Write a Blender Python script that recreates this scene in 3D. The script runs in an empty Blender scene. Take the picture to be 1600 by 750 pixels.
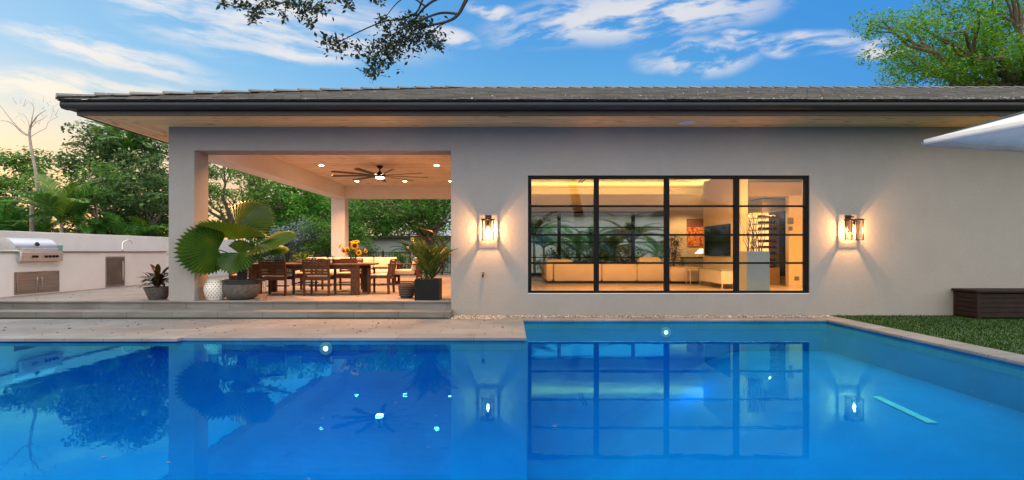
import bpy, math, random
import numpy as np
from mathutils import Vector, Matrix
R = math.radians
PI = math.pi
rng = np.random.default_rng(7)
random.seed(7)
sc = bpy.context.scene
COL = sc.collection
CZ = 1.356          # camera height above the pool deck
F = 860.0           # focal length in photo pixels (1600 wide)

def W(px, py, Y):
    return Vector(((px-800)/F*Y, Y, CZ-(py-392)/F*Y))

# ------------------------------------------------------------------ objects
def tag(o, label=None, cat=None, group=None, kind=None):
    if label: o['label'] = label
    if cat: o['category'] = cat
    if group: o['group'] = group
    if kind: o['kind'] = kind
    return o

def empty(name, loc=(0,0,0), rz=0, label=None, cat=None, group=None):
    o = bpy.data.objects.new(name, None)
    COL.objects.link(o)
    o.location = loc; o.rotation_euler = (0,0,rz)
    o.empty_display_size = .1
    return tag(o, label, cat, group)

def copy_tree(o, parent=None):
    c = o.copy(); COL.objects.link(c); c.parent = parent
    for ch in list(o.children):
        copy_tree(ch, c)
    return c

class MB:
    def __init__(s):
        s.v = []; s.f = []
    def add(s, vs, fs):
        b = len(s.v); s.v += [tuple(p) for p in vs]
        s.f += [tuple(b+i for i in f) for f in fs]
        return s
    def box(s, x0, x1, y0, y1, z0, z1, M=None):
        p = [Vector((x,y,z)) for z in (z0,z1) for y in (y0,y1) for x in (x0,x1)]
        if M is not None: p = [M @ q for q in p]
        return s.add(p, [(0,2,3,1),(4,5,7,6),(0,1,5,4),(2,6,7,3),(0,4,6,2),(1,3,7,5)])
    def bar(s, a, b, w, h, up=(0,0,1)):
        a = Vector(a); b = Vector(b); d = (b-a).normalized(); u = Vector(up)
        if abs(d.dot(u)) > .98: u = Vector((0,1,0))
        x = d.cross(u).normalized(); z = x.cross(d).normalized()
        p = []
        for c in (a, b):
            for (i,j) in ((-1,-1),(1,-1),(1,1),(-1,1)):
                p.append(c + x*(i*w/2) + z*(j*h/2))
        return s.add(p, [(0,1,2,3),(7,6,5,4),(0,4,5,1),(1,5,6,2),(2,6,7,3),(3,7,4,0)])
    def tube(s, pts, rad, n=8, caps=True):
        pts = [Vector(p) for p in pts]
        if not hasattr(rad, '__len__'): rad = [rad]*len(pts)
        rings = []; prev = None
        b = len(s.v)
        for i, p in enumerate(pts):
            d = (pts[min(i+1,len(pts)-1)] - pts[max(i-1,0)])
            d = d.normalized() if d.length > 1e-9 else Vector((0,0,1))
            if prev is None:
                u = Vector((0,0,1)) if abs(d.z) < .9 else Vector((1,0,0))
                x = d.cross(u).normalized()
            else:
                x = (prev - d*prev.dot(d)).normalized()
            prev = x; y = d.cross(x)
            for k in range(n):
                a = 2*PI*k/n
                s.v.append(tuple(p + x*(math.cos(a)*rad[i]) + y*(math.sin(a)*rad[i])))
        for i in range(len(pts)-1):
            for k in range(n):
                s.f.append((b+i*n+k, b+i*n+(k+1)%n, b+(i+1)*n+(k+1)%n, b+(i+1)*n+k))
        if caps:
            s.f.append(tuple(b+k for k in range(n))[::-1])
            e = b+(len(pts)-1)*n
            s.f.append(tuple(e+k for k in range(n)))
        return s
    def lathe(s, prof, c=(0,0,0), n=28, M=None):
        b = len(s.v); c = Vector(c)
        for (r,z) in prof:
            for k in range(n):
                a = 2*PI*k/n
                q = Vector((r*math.cos(a), r*math.sin(a), z))
                if M is not None: q = M @ q
                s.v.append(tuple(c+q))
        for i in range(len(prof)-1):
            for k in range(n):
                s.f.append((b+i*n+k, b+i*n+(k+1)%n, b+(i+1)*n+(k+1)%n, b+(i+1)*n+k))
        s.f.append(tuple(b+k for k in range(n))[::-1])
        e = b+(len(prof)-1)*n
        s.f.append(tuple(e+k for k in range(n)))
        return s
    def cushion(s, x0,x1,y0,y1,z0,z1, r=.05, M=None, puff=.02):
        # rounded block with a slightly domed top
        nx, ny = 8, 6
        b = len(s.v)
        def P(x,y,z):
            q = Vector((x,y,z)); 
            if M is not None: q = M @ q
            s.v.append(tuple(q))
        levels = [(r,0),(0,r),(0,1-0),(r,2)]
        zs = [z0, z0+r, z1-r, z1]; ins = [r*.8, 0, 0, r*.8]
        per = []
        K = 6
        def ring(inset, z, rr):
            pts = []
            for (cx,cy,a0) in ((x1-rr,y1-rr,0),(x0+rr,y1-rr,90),(x0+rr,y0+rr,180),(x1-rr,y0+rr,270)):
                for k in range(K):
                    a = R(a0+90*k/(K-1)); q = rr-inset
                    pts.append((cx+q*math.cos(a), cy+q*math.sin(a), z))
            return pts
        N = 4*K
        for z, i_ in zip(zs, ins):
            for p in ring(i_, z, r): P(*p)
        for L in range(3):
            for k in range(N):
                s.f.append((b+L*N+k, b+L*N+(k+1)%N, b+(L+1)*N+(k+1)%N, b+(L+1)*N+k))
        s.f.append(tuple(b+k for k in range(N))[::-1])
        # domed top
        t = len(s.v)
        for (x,y,z) in ring(r*.8, z1, r):
            P(x+(.5*(x0+x1)-x)*.45, y+(.5*(y0+y1)-y)*.45, z1+puff)
        e = b+3*N
        for k in range(N):
            s.f.append((e+k, e+(k+1)%N, t+(k+1)%N, t+k))
        s.f.append(tuple(t+k for k in range(N)))
        return s
    def build(s, name, m, parent=None, bevel=0, smooth=40, label=None, cat=None, group=None, kind=None):
        me = bpy.data.meshes.new(name)
        me.from_pydata(s.v, [], s.f); me.validate(); me.update()
        if smooth:
            me.polygons.foreach_set('use_smooth', [True]*len(me.polygons))
            me.set_sharp_from_angle(angle=R(smooth))
        return link(name, me, m, parent, bevel, label, cat, group, kind)

def link(name, me, m, parent=None, bevel=0, label=None, cat=None, group=None, kind=None):
    if isinstance(m, (list,tuple)):
        for q in m: me.materials.append(q)
    else: me.materials.append(m)
    o = bpy.data.objects.new(name, me); COL.objects.link(o)
    if parent: o.parent = parent
    if bevel:
        b = o.modifiers.new('bevel','BEVEL'); b.width = bevel; b.segments = 2; b.limit_method = 'ANGLE'
    return tag(o, label, cat, group, kind)

def np_mesh(name, verts, quads, m, parent=None, **k):
    verts = np.asarray(verts, np.float32); quads = np.asarray(quads, np.int32)
    me = bpy.data.meshes.new(name)
    me.vertices.add(len(verts)); me.vertices.foreach_set('co', verts.ravel())
    nf, w = quads.shape
    me.loops.add(nf*w); me.loops.foreach_set('vertex_index', quads.ravel())
    me.polygons.add(nf)
    me.polygons.foreach_set('loop_start', np.arange(0, nf*w, w, dtype=np.int32))
    me.update(calc_edges=True)
    return link(name, me, m, parent, **k)

# ------------------------------------------------------------------ materials
def newmat(name):
    m = bpy.data.materials.new(name); m.use_nodes = True
    nt = m.node_tree; b = nt.nodes['Principled BSDF']
    return m, nt, b
def nd(nt, typ, **kw):
    n = nt.nodes.new(typ)
    for k, v in kw.items():
        if k in n.inputs: n.inputs[k].default_value = v
        else: setattr(n, k, v)
    return n
def ramp(nt, fac, stops):
    r = nt.nodes.new('ShaderNodeValToRGB')
    while len(r.color_ramp.elements) < len(stops): r.color_ramp.elements.new(.5)
    for e, (p, c) in zip(r.color_ramp.elements, stops):
        e.position = p; e.color = (*c, 1) if len(c) == 3 else c
    nt.links.new(fac, r.inputs[0])
    return r
def coords(nt, scale=(1,1,1), rot=(0,0,0), kind='Object', loc=(0,0,0)):
    tc = nt.nodes.new('ShaderNodeTexCoord'); mp = nt.nodes.new('ShaderNodeMapping')
    mp.inputs['Scale'].default_value = scale; mp.inputs['Rotation'].default_value = rot
    mp.inputs['Location'].default_value = loc
    nt.links.new(tc.outputs[kind], mp.inputs[0])
    return mp.outputs[0]
def mul(c, k): return tuple(min(1,x*k) for x in c)

def plain(name, col, rough=.6, metal=0, var=.12, scale=6, bump=.0, bscale=60, stretch=(1,1,1), spec=.5, coat=0):
    m, nt, b = newmat(name)
    co = coords(nt, stretch)
    n = nd(nt, 'ShaderNodeTexNoise', Scale=scale, Detail=5.0)
    nt.links.new(co, n.inputs['Vector'])
    r = ramp(nt, n.outputs['Fac'], [(.3, mul(col,1-var)), (.7, mul(col,1+var))])
    nt.links.new(r.outputs[0], b.inputs['Base Color'])
    b.inputs['Roughness'].default_value = rough; b.inputs['Metallic'].default_value = metal
    b.inputs['Specular IOR Level'].default_value = spec
    if coat: b.inputs['Coat Weight'].default_value = coat
    if bump:
        n2 = nd(nt, 'ShaderNodeTexNoise', Scale=bscale, Detail=4.0)
        nt.links.new(co, n2.inputs['Vector'])
        bp = nd(nt, 'ShaderNodeBump', Strength=bump, Distance=.01)
        nt.links.new(n2.outputs['Fac'], bp.inputs['Height'])
        nt.links.new(bp.outputs[0], b.inputs['Normal'])
    return m

def stucco(name, col):
    m, nt, b = newmat(name)
    co = coords(nt)
    n = nd(nt, 'ShaderNodeTexNoise', Scale=.9, Detail=6.0, Roughness=.6); nt.links.new(co, n.inputs['Vector'])
    co2 = coords(nt, (1,1,.7))
    s = nd(nt, 'ShaderNodeTexNoise', Scale=3.0, Detail=5.0); nt.links.new(co2, s.inputs['Vector'])
    mx = nd(nt, 'ShaderNodeMath', operation='ADD'); nt.links.new(n.outputs['Fac'], mx.inputs[0]); nt.links.new(s.outputs['Fac'], mx.inputs[1])
    r = ramp(nt, mx.outputs[0], [(.0, mul(col,.91)), (1, col)])
    r.color_ramp.elements[0].position = .75; r.color_ramp.elements[1].position = 1.0
    mr = nd(nt, 'ShaderNodeMapRange'); mr.inputs['From Min'].default_value=.6; mr.inputs['From Max'].default_value=1.3
    nt.links.new(mx.outputs[0], mr.inputs[0]); nt.links.new(mr.outputs[0], r.inputs[0])
    r.color_ramp.elements[0].position = .0; r.color_ramp.elements[1].position = 1.0
    # fine sand speckle
    sp = nd(nt, 'ShaderNodeTexNoise', Scale=90.0, Detail=3.0); nt.links.new(co, sp.inputs['Vector'])
    rs = ramp(nt, sp.outputs['Fac'], [(.35,(.88,.88,.88)),(.65,(1,1,1))])
    mm = nd(nt, 'ShaderNodeMix', data_type='RGBA', blend_type='MULTIPLY'); mm.inputs[0].default_value = 1
    nt.links.new(r.outputs[0], mm.inputs[6]); nt.links.new(rs.outputs[0], mm.inputs[7])
    nt.links.new(mm.outputs[2], b.inputs['Base Color'])
    b.inputs['Roughness'].default_value = .92; b.inputs['Specular IOR Level'].default_value = .2
    bn = nd(nt, 'ShaderNodeTexNoise', Scale=28.0, Detail=6.0); nt.links.new(co, bn.inputs['Vector'])
    bp = nd(nt, 'ShaderNodeBump', Strength=.35, Distance=.012); nt.links.new(bn.outputs['Fac'], bp.inputs['Height'])
    nt.links.new(bp.outputs[0], b.inputs['Normal'])
    return m

def stone(name, col, bw=1.2, bh=.6, gap=.006, mortar=.55, rough=.75, var=.16, vein=True):
    m, nt, b = newmat(name)
    co = coords(nt)
    br = nd(nt, 'ShaderNodeTexBrick', Scale=1.0, offset=.5)
    br.inputs['Brick Width'].default_value = bw; br.inputs['Row Height'].default_value = bh
    br.inputs['Mortar Size'].default_value = gap; br.inputs['Mortar Smooth'].default_value = .3
    br.inputs['Color1'].default_value = (*mul(col,1.06),1); br.inputs['Color2'].default_value = (*mul(col,.88),1)
    br.inputs['Mortar'].default_value = (*mul(col,mortar),1)
    nt.links.new(co, br.inputs['Vector'])
    cv = coords(nt, (.6,5,5))
    n = nd(nt, 'ShaderNodeTexNoise', Scale=3.0, Detail=8.0, Roughness=.65); nt.links.new(cv, n.inputs['Vector'])
    r = ramp(nt, n.outputs['Fac'], [(.3,(1-var*1.6,1-var*1.7,1-var*1.9)),(.62,(1,1,1))])
    mm = nd(nt, 'ShaderNodeMix', data_type='RGBA', blend_type='MULTIPLY'); mm.inputs[0].default_value = 1
    nt.links.new(br.outputs[0], mm.inputs[6]); nt.links.new(r.outputs[0], mm.inputs[7])
    st = nd(nt, 'ShaderNodeTexNoise', Scale=1.3, Detail=4.0); nt.links.new(co, st.inputs['Vector'])
    r2 = ramp(nt, st.outputs['Fac'], [(.35,(.82,.8,.77)),(.6,(1,1,1))])
    m3 = nd(nt, 'ShaderNodeMix', data_type='RGBA', blend_type='MULTIPLY'); m3.inputs[0].default_value = 1
    nt.links.new(mm.outputs[2], m3.inputs[6]); nt.links.new(r2.outputs[0], m3.inputs[7])
    nt.links.new(m3.outputs[2], b.inputs['Base Color'])
    b.inputs['Roughness'].default_value = rough
    bp = nd(nt, 'ShaderNodeBump', Strength=.25, Distance=.006)
    nt.links.new(n.outputs['Fac'], bp.inputs['Height']); nt.links.new(bp.outputs[0], b.inputs['Normal'])
    return m

def planks(name, col, pw=.14, along='X', knots=True, rough=.55, line=.35):
    # tongue and groove boards: grooves every pw metres across the boards
    m, nt, b = newmat(name)
    rot = (0,0,0) if along == 'X' else (0,0,R(90))
    co = coords(nt, (1,1,1), rot)
    sx = nd(nt, 'ShaderNodeSeparateXYZ'); nt.links.new(co, sx.inputs[0])
    d = nd(nt, 'ShaderNodeMath', operation='DIVIDE'); d.inputs[1].default_value = pw; nt.links.new(sx.outputs[1], d.inputs[0])
    fl = nd(nt, 'ShaderNodeMath', operation='FLOOR'); nt.links.new(d.outputs[0], fl.inputs[0])
    fr = nd(nt, 'ShaderNodeMath', operation='FRACT'); nt.links.new(d.outputs[0], fr.inputs[0])
    wn = nd(nt, 'ShaderNodeTexWhiteNoise', noise_dimensions='1D'); nt.links.new(fl.outputs[0], wn.inputs['W'])
    # grain
    ad = nd(nt, 'ShaderNodeMath', operation='MULTIPLY_ADD'); ad.inputs[1].default_value = 7.3
    nt.links.new(wn.outputs[0], ad.inputs[0]); nt.links.new(sx.outputs[0], ad.inputs[2])
    cb = nd(nt, 'ShaderNodeCombineXYZ'); nt.links.new(ad.outputs[0], cb.inputs[0]); nt.links.new(sx.outputs[1], cb.inputs[1]); nt.links.new(sx.outputs[2], cb.inputs[2])
    mp = nd(nt, 'ShaderNodeMapping'); mp.inputs['Scale'].default_value = (1.2,22,22); nt.links.new(cb.outputs[0], mp.inputs[0])
    g = nd(nt, 'ShaderNodeTexNoise', Scale=1.0, Detail=6.0, Distortion=.6); nt.links.new(mp.outputs[0], g.inputs['Vector'])
    r = ramp(nt, g.outputs['Fac'], [(.3, mul(col,.72)), (.65, mul(col,1.08))])
    last = r.outputs[0]
    rb = ramp(nt, wn.outputs[0], [(0,(.84,.82,.8)),(1,(1.0,1.0,1.0))])
    mm = nd(nt, 'ShaderNodeMix', data_type='RGBA', blend_type='MULTIPLY'); mm.inputs[0].default_value = 1
    nt.links.new(last, mm.inputs[6]); nt.links.new(rb.outputs[0], mm.inputs[7]); last = mm.outputs[2]
    if knots:
        mk = nd(nt, 'ShaderNodeMapping'); mk.inputs['Scale'].default_value = (1.6,6.6,6.6); nt.links.new(cb.outputs[0], mk.inputs[0])
        v = nd(nt, 'ShaderNodeTexVoronoi', Scale=1.0); nt.links.new(mk.outputs[0], v.inputs['Vector'])
        rk = ramp(nt, v.outputs['Distance'], [(.07,(.22,.12,.07)),(.22,(1,1,1))])
        m2 = nd(nt, 'ShaderNodeMix', data_type='RGBA', blend_type='MULTIPLY'); m2.inputs[0].default_value = 1
        nt.links.new(last, m2.inputs[6]); nt.links.new(rk.outputs[0], m2.inputs[7]); last = m2.outputs[2]
    rl = ramp(nt, fr.outputs[0], [(.0,(line,line,line)),(.06,(1,1,1))])
    m4 = nd(nt, 'ShaderNodeMix', data_type='RGBA', blend_type='MULTIPLY'); m4.inputs[0].default_value = 1
    nt.links.new(last, m4.inputs[6]); nt.links.new(rl.outputs[0], m4.inputs[7])
    nt.links.new(m4.outputs[2], b.inputs['Base Color'])
    b.inputs['Roughness'].default_value = rough
    return m

def wood(name, col, rough=.5, sc_=(2,2,14)):
    m, nt, b = newmat(name)
    co = coords(nt, (6,6,6))
    w = nd(nt, 'ShaderNodeTexNoise', Scale=1.2, Detail=7.0, Distortion=2.0); nt.links.new(co, w.inputs['Vector'])
    r = ramp(nt, w.outputs['Fac'], [(.3, mul(col,.55)), (.55, col), (.75, mul(col,1.35))])
    nt.links.new(r.outputs[0], b.inputs['Base Color'])
    b.inputs['Roughness'].default_value = rough; b.inputs['Specular IOR Level'].default_value = .25
    return m

def leafmat(name, c1, c2, c3=None, trans=.35, rough=.5, spec=.4):
    m = bpy.data.materials.new(name); m.use_nodes = True
    nt = m.node_tree; nt.nodes.clear()
    g = nd(nt, 'ShaderNodeNewGeometry')
    stops = [(0,c1),(.7,c2)] + ([(1,c3)] if c3 else [])
    r = ramp(nt, g.outputs['Random Per Island'], stops)
    p = nd(nt, 'ShaderNodeBsdfPrincipled'); p.inputs['Roughness'].default_value = rough
    p.inputs['Specular IOR Level'].default_value = spec
    t = nd(nt, 'ShaderNodeBsdfTranslucent')
    mx = nd(nt, 'ShaderNodeMixShader'); mx.inputs[0].default_value = trans
    nt.links.new(r.outputs[0], p.inputs['Base Color']); nt.links.new(r.outputs[0], t.inputs[0])
    nt.links.new(p.outputs[0], mx.inputs[1]); nt.links.new(t.outputs[0], mx.inputs[2])
    o = nd(nt, 'ShaderNodeOutputMaterial'); nt.links.new(mx.outputs[0], o.inputs[0])
    return m

def emis(name, col, strength):
    m = bpy.data.materials.new(name); m.use_nodes = True
    nt = m.node_tree; nt.nodes.clear()
    e = nd(nt, 'ShaderNodeEmission'); e.inputs[0].default_value = (*col,1); e.inputs[1].default_value = strength
    o = nd(nt, 'ShaderNodeOutputMaterial'); nt.links.new(e.outputs[0], o.inputs[0])
    return m

def glassmat(name, tint=(1,1,1), ior=1.5, rough=0.0, k=1.0, bump=0):
    m = bpy.data.materials.new(name); m.use_nodes = True
    nt = m.node_tree; nt.nodes.clear()
    fz = nd(nt, 'ShaderNodeFresnel', IOR=ior)
    t = nd(nt, 'ShaderNodeBsdfTransparent'); t.inputs[0].default_value = (*tint,1)
    g = nd(nt, 'ShaderNodeBsdfGlossy'); g.inputs['Roughness'].default_value = rough; g.inputs[0].default_value=(1,1,1,1)
    mk = nd(nt, 'ShaderNodeMath', operation='MULTIPLY'); mk.inputs[1].default_value = k; mk.use_clamp = True
    nt.links.new(fz.outputs[0], mk.inputs[0])
    mx = nd(nt, 'ShaderNodeMixShader'); nt.links.new(mk.outputs[0], mx.inputs[0])
    nt.links.new(t.outputs[0], mx.inputs[1]); nt.links.new(g.outputs[0], mx.inputs[2])
    o = nd(nt, 'ShaderNodeOutputMaterial'); nt.links.new(mx.outputs[0], o.inputs[0])
    return m

M = {}
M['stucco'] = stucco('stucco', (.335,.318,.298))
M['stucco_lamplit'] = stucco('lamplit_stucco', (.84,.82,.79))  # lighter copy of the stucco, patio lamplight put into the colour
M['stucco_in'] = plain('painted_plaster', (.74,.66,.54), .7, var=.03)
M['ceil_in'] = plain('ceiling_paint', (.8,.72,.58), .7, var=.02)
M['kitchen'] = stucco('kitchen_stucco', (.80,.80,.81))
M['white_wall'] = stucco('white_garden_wall', (.36,.40,.39))
M['deck'] = stone('travertine_deck', (.21,.21,.21), 1.2, .6)
M['terrace'] = stone('travertine_terrace', (.27,.25,.235), 1.0, 1.0, gap=.005)
M['step'] = stone('travertine_step', (.20,.195,.19), .92, 40, gap=.008, mortar=.6)
M['coping'] = stone('travertine_coping', (.24,.237,.234), .6, .8, gap=.008)
M['room_floor'] = stone('room_floor_tile', (.66,.55,.42), 1.2, 1.2, gap=.003, rough=.25, var=.05)
M['ceil_pine'] = planks('pale_pine_ceiling', (.90,.75,.60), .15, 'X')
M['soffit_x'] = planks('pine_boards_lengthwise', (.95,.64,.28), .15, 'X')
M['soffit_y'] = planks('pine_boards_crosswise', (.95,.64,.30), .15, 'Y')
M['tile_edge'] = plain('dark_metal', (.014,.013,.013), .5, .0, var=.3, scale=3, bump=.1, bscale=12)
M['fascia'] = planks('dark_fascia_wood', (.035,.022,.017), .6, 'X', knots=True, rough=.5)
M['frame'] = plain('black_window_metal', (.005,.005,.006), .6, .0, var=.1, spec=.15)
M['black_metal'] = plain('black_metal', (.012,.011,.011), .4, .5, var=.1)
M['bronze'] = plain('bronze_metal', (.05,.032,.02), .35, .8, var=.1)
M['steel_dark'] = plain('dark_reflection_steel', (.36,.33,.31), .35, 1, var=.12, scale=30, stretch=(1,.05,1))  # darker copy of the steel, brown reflections put into the colour
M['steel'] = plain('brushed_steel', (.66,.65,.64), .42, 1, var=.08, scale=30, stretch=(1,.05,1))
M['chrome'] = plain('chrome', (.8,.8,.8), .1, 1, var=.02)
M['teak'] = wood('teak', (.10,.038,.016), .45)
M['teak_light'] = wood('teak_light', (.17,.075,.034), .45)
M['cream'] = plain('cream_fabric', (.72,.6,.48), .9, var=.04, bump=.2, bscale=200)
M['leather'] = plain('cream_leather', (.74,.62,.46), .5, var=.05, scale=2, bump=.08, bscale=20)
M['black_pot'] = plain('black_planter', (.006,.006,.007), .5, var=.2, spec=.2)
M['grey_pot'] = plain('grey_pot', (.10,.085,.075), .8, var=.3, scale=20, bump=.4, bscale=80)
M['grey_rim'] = plain('black_rim', (.014,.013,.013), .4, var=.1)
M['terracotta'] = plain('terracotta', (.42,.2,.1), .85, var=.15)
M['dark_basket'] = plain('wicker', (.085,.06,.045), .85, var=.4, scale=50, bump=.8, bscale=60)
M['ceramic'] = plain('white_ceramic', (.78,.74,.68), .25, var=.04)
M['hole'] = plain('dark_recess', (.03,.028,.026), .9)
M['soil'] = plain('soil', (.05,.033,.022), .95, var=.4, scale=60, bump=1, bscale=90)
M['bark'] = plain('bark', (.13,.10,.075), .9, var=.35, scale=9, bump=1, bscale=22, stretch=(1,1,.3))
M['bark_pale'] = plain('pale_bark', (.34,.29,.24), .9, var=.25, scale=9, bump=.7, bscale=22)
M['bark_dark'] = plain('dark_bark', (.03,.024,.02), .9, var=.3, scale=9, bump=.7, bscale=22)
M['glass'] = glassmat('window_glass', (.97,.98,.97), 1.5, k=.5)
M['glass_thin'] = glassmat('lantern_glass', (.98,.97,.95), 1.3, k=.7)
M['vase'] = glassmat('vase_glass', (.85,.92,.9), 1.45)
M['umbrella'] = None
M['tv'] = plain('black_screen', (.006,.006,.007), .08, var=.01)
M['switch'] = plain('grey_plastic', (.18,.18,.18), .5)
M['pedestal'] = plain('grey_blue_lacquer', (.34,.38,.38), .35, var=.03)
M['gold'] = plain('warm_cabinet_wood', (.42,.26,.1), .4, var=.1)
M['bottle'] = plain('bottle_glass', (.05,.035,.012), .35, var=.3, spec=.25)
M['bottle_red'] = plain('bottle_wax', (.30,.03,.015), .3, var=.3)
M['cup'] = plain('green_cup', (.12,.42,.32), .35)
M['white_plastic'] = plain('white_plastic', (.72,.7,.66), .5, var=.03)
M['dirt'] = plain('ground_soil', (.07,.075,.035), .95, var=.4, scale=3, bump=.5, bscale=12)
M['moss'] = plain('moss', (.035,.05,.015), .95, var=.5, scale=30, bump=1, bscale=60)
M['grass_base'] = plain('turf_backing', (.022,.06,.014), .95, var=.3, scale=20)
M['pebble'] = None
warm = (1.0,.62,.30)
M['bulb'] = emis('bulb_glow', (1.0,.66,.30), 160)
M['downlight'] = emis('downlight_glow', (1.0,.80,.55), 30)
M['fanlight'] = emis('fan_light_glow', (1.0,.80,.55), 40)
M['cove'] = emis('cove_glow', (1.0,.60,.18), 42)
M['poollamp'] = emis('pool_light_glow', (.45,.9,1.0), 14)

L_dark = leafmat('leaves_dark', (.035,.085,.028), (.10,.19,.055), (.26,.38,.12),.45)
L_mid = leafmat('leaves_mid', (.05,.13,.02), (.11,.25,.035), (.24,.40,.06), .5)
L_bright = leafmat('leaves_bright', (.055,.18,.02), (.12,.34,.035), (.24,.50,.07), .5)
L_feather = leafmat('leaves_feathery', (.05,.18,.015), (.12,.34,.025), (.34,.45,.05), .5)
L_silver = leafmat('leaves_silver', (.10,.15,.15), (.20,.28,.27), (.36,.43,.40), .15)
L_palm = leafmat('palm_leaflets', (.035,.12,.018), (.08,.23,.035), (.17,.36,.06), .4, .35)
L_palm2 = leafmat('palm_leaflets_yellow', (.07,.15,.015), (.14,.24,.025), (.24,.32,.05), .35, .35)
L_oak = leafmat('oak_leaves', (.012,.022,.010), (.028,.045,.016), (.06,.09,.03), .25)
L_croton = leafmat('croton_leaves', (.03,.012,.012), (.06,.05,.015), (.16,.09,.03), .2, .35)
L_areca = leafmat('areca_leaflets', (.04,.09,.012), (.09,.15,.02), (.20,.20,.035), .4, .4)
L_small = leafmat('shrub_leaves', (.03,.08,.015), (.06,.16,.025), (.13,.26,.04), .3)

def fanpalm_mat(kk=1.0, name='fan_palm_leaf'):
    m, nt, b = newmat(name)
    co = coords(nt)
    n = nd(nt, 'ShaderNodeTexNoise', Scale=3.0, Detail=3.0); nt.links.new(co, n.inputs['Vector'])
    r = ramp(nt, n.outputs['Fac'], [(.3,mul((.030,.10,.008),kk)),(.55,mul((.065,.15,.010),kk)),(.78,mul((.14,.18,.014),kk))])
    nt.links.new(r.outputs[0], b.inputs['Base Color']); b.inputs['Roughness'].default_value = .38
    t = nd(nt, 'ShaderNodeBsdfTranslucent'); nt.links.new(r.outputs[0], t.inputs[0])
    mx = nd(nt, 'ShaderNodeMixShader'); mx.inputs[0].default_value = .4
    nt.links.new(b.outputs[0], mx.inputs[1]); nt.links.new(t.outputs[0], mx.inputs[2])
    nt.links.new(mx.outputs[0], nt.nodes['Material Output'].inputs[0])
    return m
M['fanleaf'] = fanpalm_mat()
M['fanleaf_shade'] = fanpalm_mat(.68,'fan_palm_leaf_shaded')  # darker leaf copy for alternate pleat faces, fold shade put into the colour

def umb_mat():
    m, nt, b = newmat('umbrella_canvas')
    b.inputs['Base Color'].default_value = (.72,.76,.78,1); b.inputs['Roughness'].default_value = .85
    co = coords(nt)
    n = nd(nt, 'ShaderNodeTexNoise', Scale=5.0, Detail=5.0); nt.links.new(co, n.inputs['Vector'])
    r = ramp(nt, n.outputs['Fac'], [(.3,(.74,.74,.71)),(.7,(.84,.84,.81))])
    nt.links.new(r.outputs[0], b.inputs['Base Color'])
    t = nd(nt, 'ShaderNodeBsdfTranslucent'); nt.links.new(r.outputs[0], t.inputs[0])
    mx = nd(nt, 'ShaderNodeMixShader'); mx.inputs[0].default_value = .35
    nt.links.new(b.outputs[0], mx.inputs[1]); nt.links.new(t.outputs[0], mx.inputs[2])
    nt.links.new(mx.outputs[0], nt.nodes['Material Output'].inputs[0])
    return m
M['umbrella'] = umb_mat()

M['umb_rib'] = plain('dark_grey_rib', (.045,.065,.065), .45)
def pebble_mat():
    m, nt, b = newmat('river_pebbles')
    g = nd(nt, 'ShaderNodeNewGeometry')
    r = ramp(nt, g.outputs['Random Per Island'], [(0,(.10,.08,.06)),(.4,(.28,.23,.18)),(.75,(.45,.38,.31)),(1,(.66,.6,.52))])
    nt.links.new(r.outputs[0], b.inputs['Base Color']); b.inputs['Roughness'].default_value = .7
    return m
M['pebble'] = pebble_mat()
M['litter'] = leafmat('fallen_leaves', (.05,.03,.015), (.14,.08,.03), (.25,.16,.06), .1, .7)
M['grass'] = leafmat('grass_blades', (.009,.036,.004), (.022,.072,.007), (.055,.125,.016), .3, .9, .08)

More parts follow.
